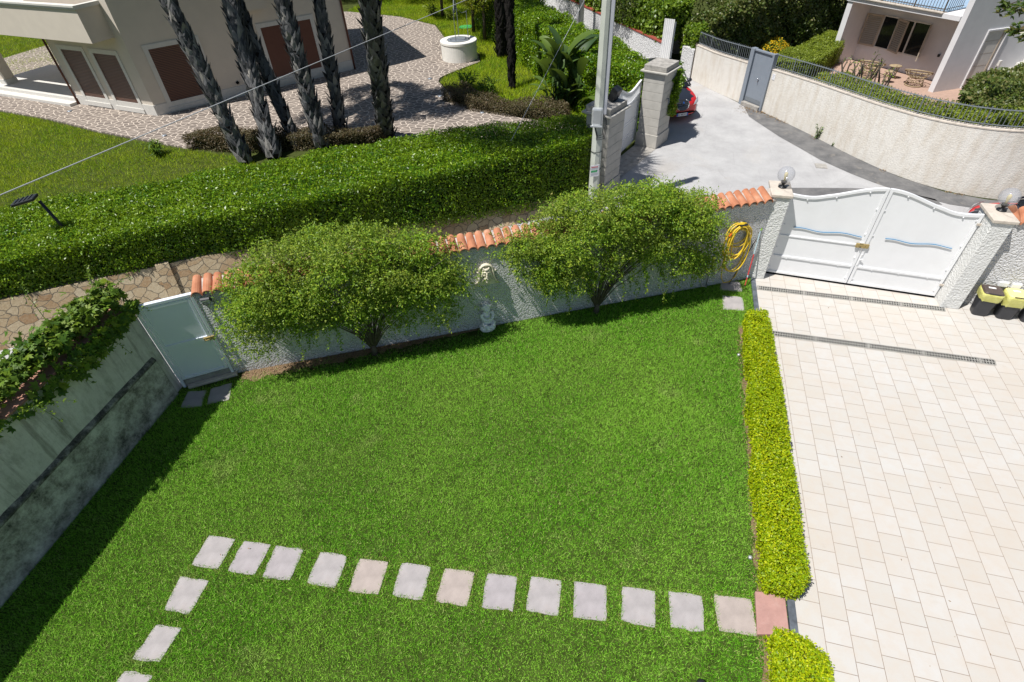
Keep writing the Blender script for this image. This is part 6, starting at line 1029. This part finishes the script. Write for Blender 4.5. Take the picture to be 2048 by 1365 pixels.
# right block: lit pier edge and shaded side wall with door
mb = MB(); mb.prism([tuple(RH(4.825, .0, 0))[:2], tuple(RH(RL, 0, 0))[:2], tuple(SIDE(9, 0, 0))[:2], tuple((SIDE(9, 0, 0) + Vector((-4, 5, 0))))[:2], tuple(RH(4.825, -3.4, 0))[:2]], 0, 6.2); mb.build('wall', M['render'], root)
dr = MB()
for a, b, c, d in ((1.36, 1.42, -.0, 2.06), (2.36, 2.42, -.0, 2.06)): dr.slab([(a, c), (b, c), (b, d), (a, d)], .05, .001, SIDE)
dr.slab([(1.36, 2.061), (2.42, 2.061), (2.42, 2.12), (1.36, 2.12)], .05, .001, SIDE); do = dr.build('door_frame', M['render'], root); mb = MB(); mb.slab([(1.421, .0), (2.359, 0), (2.359, 2.06), (1.421, 2.06)], .004, .001, SIDE); dd_ = mb.build('door', M['creamtrim'], do); mb = MB(); [mb.slab([(1.43, z), (2.15, z), (2.15, z + .015), (1.43, z + .015)], .007, .0045, SIDE) for z in (.35, .8, 1.25, 1.7)]; mb.slab([(2.2, 0), (2.25, 0), (2.25, 2.05), (2.2, 2.05)], .03, .0045, SIDE); mb.build('door_grooves', M['shutbeige'], dd_)
mb = MB(); mb.slab([(2.75, .7), (2.87, .7), (2.87, .9), (2.75, .9)], .08, .001, SIDE); mb.build('letter_box', M['creamtrim'], root, bevel=.01)
mb = MB()
for i in range(10): mb.slab([(2.9 + .3 * i, .0), (3.19 + .3 * i, .0), (3.19 + .3 * i, .2 + .17 * i), (2.9 + .3 * i, .2 + .17 * i)], 1.2, .002, SIDE)
mb.build('outside_steps', M['creamtrim'], root)
# window with louvred shutters
BW = frame(tuple(RH(0, -1.35, 0))[:2], rang); w0, w1, wz0, wz1 = 1.10, 3.14, .74, 1.92
mb = MB()
for q in (((w0 - .05, wz0 - .05), (w1 + .05, wz0 - .05), (w1 + .05, wz0), (w0 - .05, wz0)), ((w0 - .05, wz1), (w1 + .05, wz1), (w1 + .05, wz1 + .05), (w0 - .05, wz1 + .05)), ((w0 - .05, wz0), (w0, wz0), (w0, wz1), (w0 - .05, wz1)), ((w1, wz0), (w1 + .05, wz0), (w1 + .05, wz1), (w1, wz1)), ((w0 + .62, wz0), (w0 + .68, wz0), (w0 + .68, wz1), (w0 + .62, wz1)), ((w0 + 1.34, wz0), (w0 + 1.40, wz0), (w0 + 1.40, wz1), (w0 + 1.34, wz1))): mb.slab(list(q), .05, .001, BW)
wn = mb.build('window_frame', M['creamtrim'], root); mb = MB(); mb.slab([(w0 + .001, wz0 + .001), (w1 - .001, wz0 + .001), (w1 - .001, wz1 - .001), (w0 + .001, wz1 - .001)], .012, .001, BW); mb.build('pane', M['glassd'], wn)
def shutter(p, ang, wd):
    F = frame(tuple(p)[:2], ang); mb = MB()
    for q in (((0, wz0 - .03), (.06, wz0 - .03), (.06, wz1 + .03), (0, wz1 + .03)), ((wd - .06, wz0 - .03), (wd, wz0 - .03), (wd, wz1 + .03), (wd - .06, wz1 + .03)), ((.061, wz1 - .04), (wd - .061, wz1 - .04), (wd - .061, wz1 + .03), (.061, wz1 + .03)), ((.061, wz0 - .03), (wd - .061, wz0 - .03), (wd - .061, wz0 + .04), (.061, wz0 + .04))): mb.slab(list(q), .02, -.02, F)
    n = 15
    for i in range(n):
        z = wz0 + .05 + (wz1 - wz0 - .12) * i / (n - 1); mb.add([F(.061, .018, z), F(wd - .061, .018, z), F(wd - .061, -.015, z + .055), F(.061, -.015, z + .055)], [(0, 1, 2, 3)])
    mb.build('shutter', M['shutbeige'], root)
shutter(BW(w0 - .02, .06, 0), rang + 180 + 12 - 24, .72) if False else shutter(BW(w0 - .76, .16, 0), rang + 8, .74); shutter(BW(w0 + .66, .06, 0), rang - 22, .66); shutter(BW(w1 + .02, .06, 0), rang - 62, .66)
mb = MB(); mb.box(BW(3.95, .04, .95), (.07, .07, .1), M=Matrix.Rotation(R_(rang), 3, 'Z')); mb.build('porch_light', M['black'], root)
# round cane chairs and stool on the porch
def papasan(label, x, y):
    root = thing('cane_chair', label, 'chair', (x, y, 0), 'round cane chairs on the porch'); tilt = Matrix.Rotation(R_(-18), 3, 'X') @ Matrix.Rotation(R_(8), 3, 'Y'); c = Vector((x, y, .42)); ring = lambda r, z, n=28: [c + tilt @ Vector((r * math.cos(6.2832 * i / n), r * math.sin(6.2832 * i / n), z)) for i in range(n + 1)]
    mb = MB(); mb.tube(ring(.5, .1), .028, 6, False); mb.tube(ring(.36, -.06), .016, 5, False); mb.tube(ring(.2, -.14), .014, 5, False)
    for i in range(12):
        a = 6.2832 * i / 12; d = Vector((math.cos(a), math.sin(a), 0)); mb.tube([c + tilt @ (d * .5 + Vector((0, 0, .1))), c + tilt @ (d * .36 + Vector((0, 0, -.06))), c + tilt @ Vector((0, 0, -.17))], .012, 5)
    mb.build('bowl', M['cane'], root, smooth=True); mb = MB(); g = Vector((x, y, 0)); rr = lambda r, z, n=24: [g + Vector((r * math.cos(6.2832 * i / n), r * math.sin(6.2832 * i / n), z)) for i in range(n + 1)]
    mb.tube(rr(.32, .03), .022, 6, False); mb.tube(rr(.28, .26), .018, 6, False)
    for i in range(12): a = 6.2832 * i / 12; mb.tube([g + Vector((.32 * math.cos(a), .32 * math.sin(a), .03)), g + Vector((.29 * math.cos(a + .26), .29 * math.sin(a + .26), .26))], .011, 5)
    mb.build('stand', M['cane'], root, smooth=True)
papasan('round cane chair frame on the porch, next to the white pier', 7.25, 21.15); papasan('round cane chair frame on the porch beside the stool, behind the bare tree', 5.75, 22.25)
def stool(label, x, y, h=.45, w=.34):
    root = thing('cane_stool', label, 'stool', (x, y, 0), 'cane stools on the porch'); mb = MB(); mb.ball((x, y, h), (w * .6, w * .5, .045), 16); mb.build('seat', M['cane'], root, smooth=True)
    for i in range(4): a = R_(45 + 90 * i); mb = MB(); mb.tube([(x + w * .42 * math.cos(a), y + w * .36 * math.sin(a), h - .02), (x + w * .3 * math.cos(a), y + w * .26 * math.sin(a), .2), (x + w * .46 * math.cos(a), y + w * .4 * math.sin(a), 0)], .018, 6); mb.build('leg', M['cane'], root, smooth=True)
stool('small cane stool with splayed legs between the two round cane chairs', 6.25, 21.35); stool('low dark topped cane side table behind the stool', 6.6, 22.0, .5, .42)
# bare pruned tree
root = thing('bare_tree', 'bare pruned tree with grey stubby branches behind the railing', 'tree', (4.45, 17.0, 0)); mb = MB(); lfp = []
for bx, by in ((4.45, 16.5), (3.6, 17.3), (4.0, 16.8)):
    b0 = Vector((bx, by, .35)); mb.tube([b0 - Vector((0, 0, .35)), b0 + Vector((.02, 0, .5)), b0 + Vector((.05, .02, .95))], [.07, .055, .05], 7)
    for i in range(6):
        a = 6.28 * i / 6 + random.uniform(-.3, .3); p0 = b0 + Vector((.03, .01, random.uniform(.5, .95))); p1 = p0 + Vector((math.cos(a) * .28, math.sin(a) * .28, random.uniform(.15, .3))); p2 = p1 + Vector((math.cos(a) * .08 + random.uniform(-.1, .1), math.sin(a) * .08, random.uniform(.25, .5))); p3 = p2 + Vector((random.uniform(-.1, .1), random.uniform(-.1, .1), random.uniform(.15, .35))); mb.tube([p0, p1, p2, p3], [.036, .03, .024, .02], 6); 
        if i % 2: lfp += [p3, p2]
        if i % 2 == 0: mb.tube([p2, p2 + Vector((random.uniform(-.2, .2), random.uniform(-.2, .2), .25))], [.018, .012], 5)
mb.build('trunk', M['bark'], root, smooth=True); Q = np.repeat(np.array([tuple(p) for p in lfp]), 9, 0) + RNG.normal(size=(len(lfp) * 9, 3)) * .06; leaves('young_leaves', Q, np.tile([0, 0, 1.], (len(Q), 1)), .07, .04, M['lf_ivyb'], root, .9)
# overhanging magnolia branches at the top right
root = thing('magnolia_tree', 'glossy magnolia twigs reaching in at the top right corner', 'tree', (9.6, 14.2, 0)); mb = MB(); mb.tube([(9.6, 14.2, 0), (9.5, 14.1, 3), (9.2, 13.9, 5.2), (9.0, 13.6, 7)], [.16, .13, .1, .06], 8); P, D = [], []
ends = [(6.45, 15.0, 4.0), (6.6, 15.2, 4.0), (6.62, 14.4, 4.0), (6.4, 14.2, 4.0), (5.72, 12.0, 3.98), (5.85, 12.3, 4.0), (5.7, 11.5, 4.0), (6.9, 14.6, 4.6), (7.4, 13, 5.6), (8.4, 12.4, 6.2), (9.6, 13, 7.2), (10.2, 14.6, 6.6), (8.8, 15, 6.9), (7.6, 13.4, 6.2), (8.0, 12.2, 5.2)]
for e in ends:
    e = Vector(e); s_ = Vector((9.2, 13.9, 5.0)); mb.tube([s_, s_.lerp(e, .55) + Vector((0, 0, .25)), e], [.05, .025, .01], 6)
    for c in [e + Vector((random.gauss(0, .12), random.gauss(0, .12), random.gauss(0, .08))) for _ in range(5)]:
        for i in range(9): a = random.uniform(0, 6.28); P.append(tuple(c)); D.append((math.cos(a), math.sin(a), random.uniform(-.2, .6)))
P = np.array(P); leaves('crown', P, np.tile([0, 0, 1.], (len(P), 1)), .17 * np.exp(RNG.normal(size=len(P)) * .15), .075, M['lf_mag'], root, .55, D=np.array(D)); mb.build('trunk', M['bark'], root, smooth=True)
# ------------------------------------------------------------------ overhead cables
def cable(label, a, b, sag, r=.011):
    a, b = Vector(a), Vector(b); mb = MB(); mb.tube([a.lerp(b, t) - Vector((0, 0, sag * 4 * t * (1 - t))) for t in np.linspace(0, 1, 24)], r, 6); tag(mb.build('overhead_cable', M['cable'], None, a.lerp(b, .5), smooth=True), label, 'cable', 'overhead cables')
cable('pale overhead cable crossing from the left edge up past the palm trunks', (-13.82, -5.6, 4.0), (-8.8, 21.5, 4.0), .0, .0095)
cable('thin dark wire dropping to the big hedge in front of the banana plants', (-6.6, 7.85, 2.0), (-5.6, 16.9, 4.6), .0, .007)
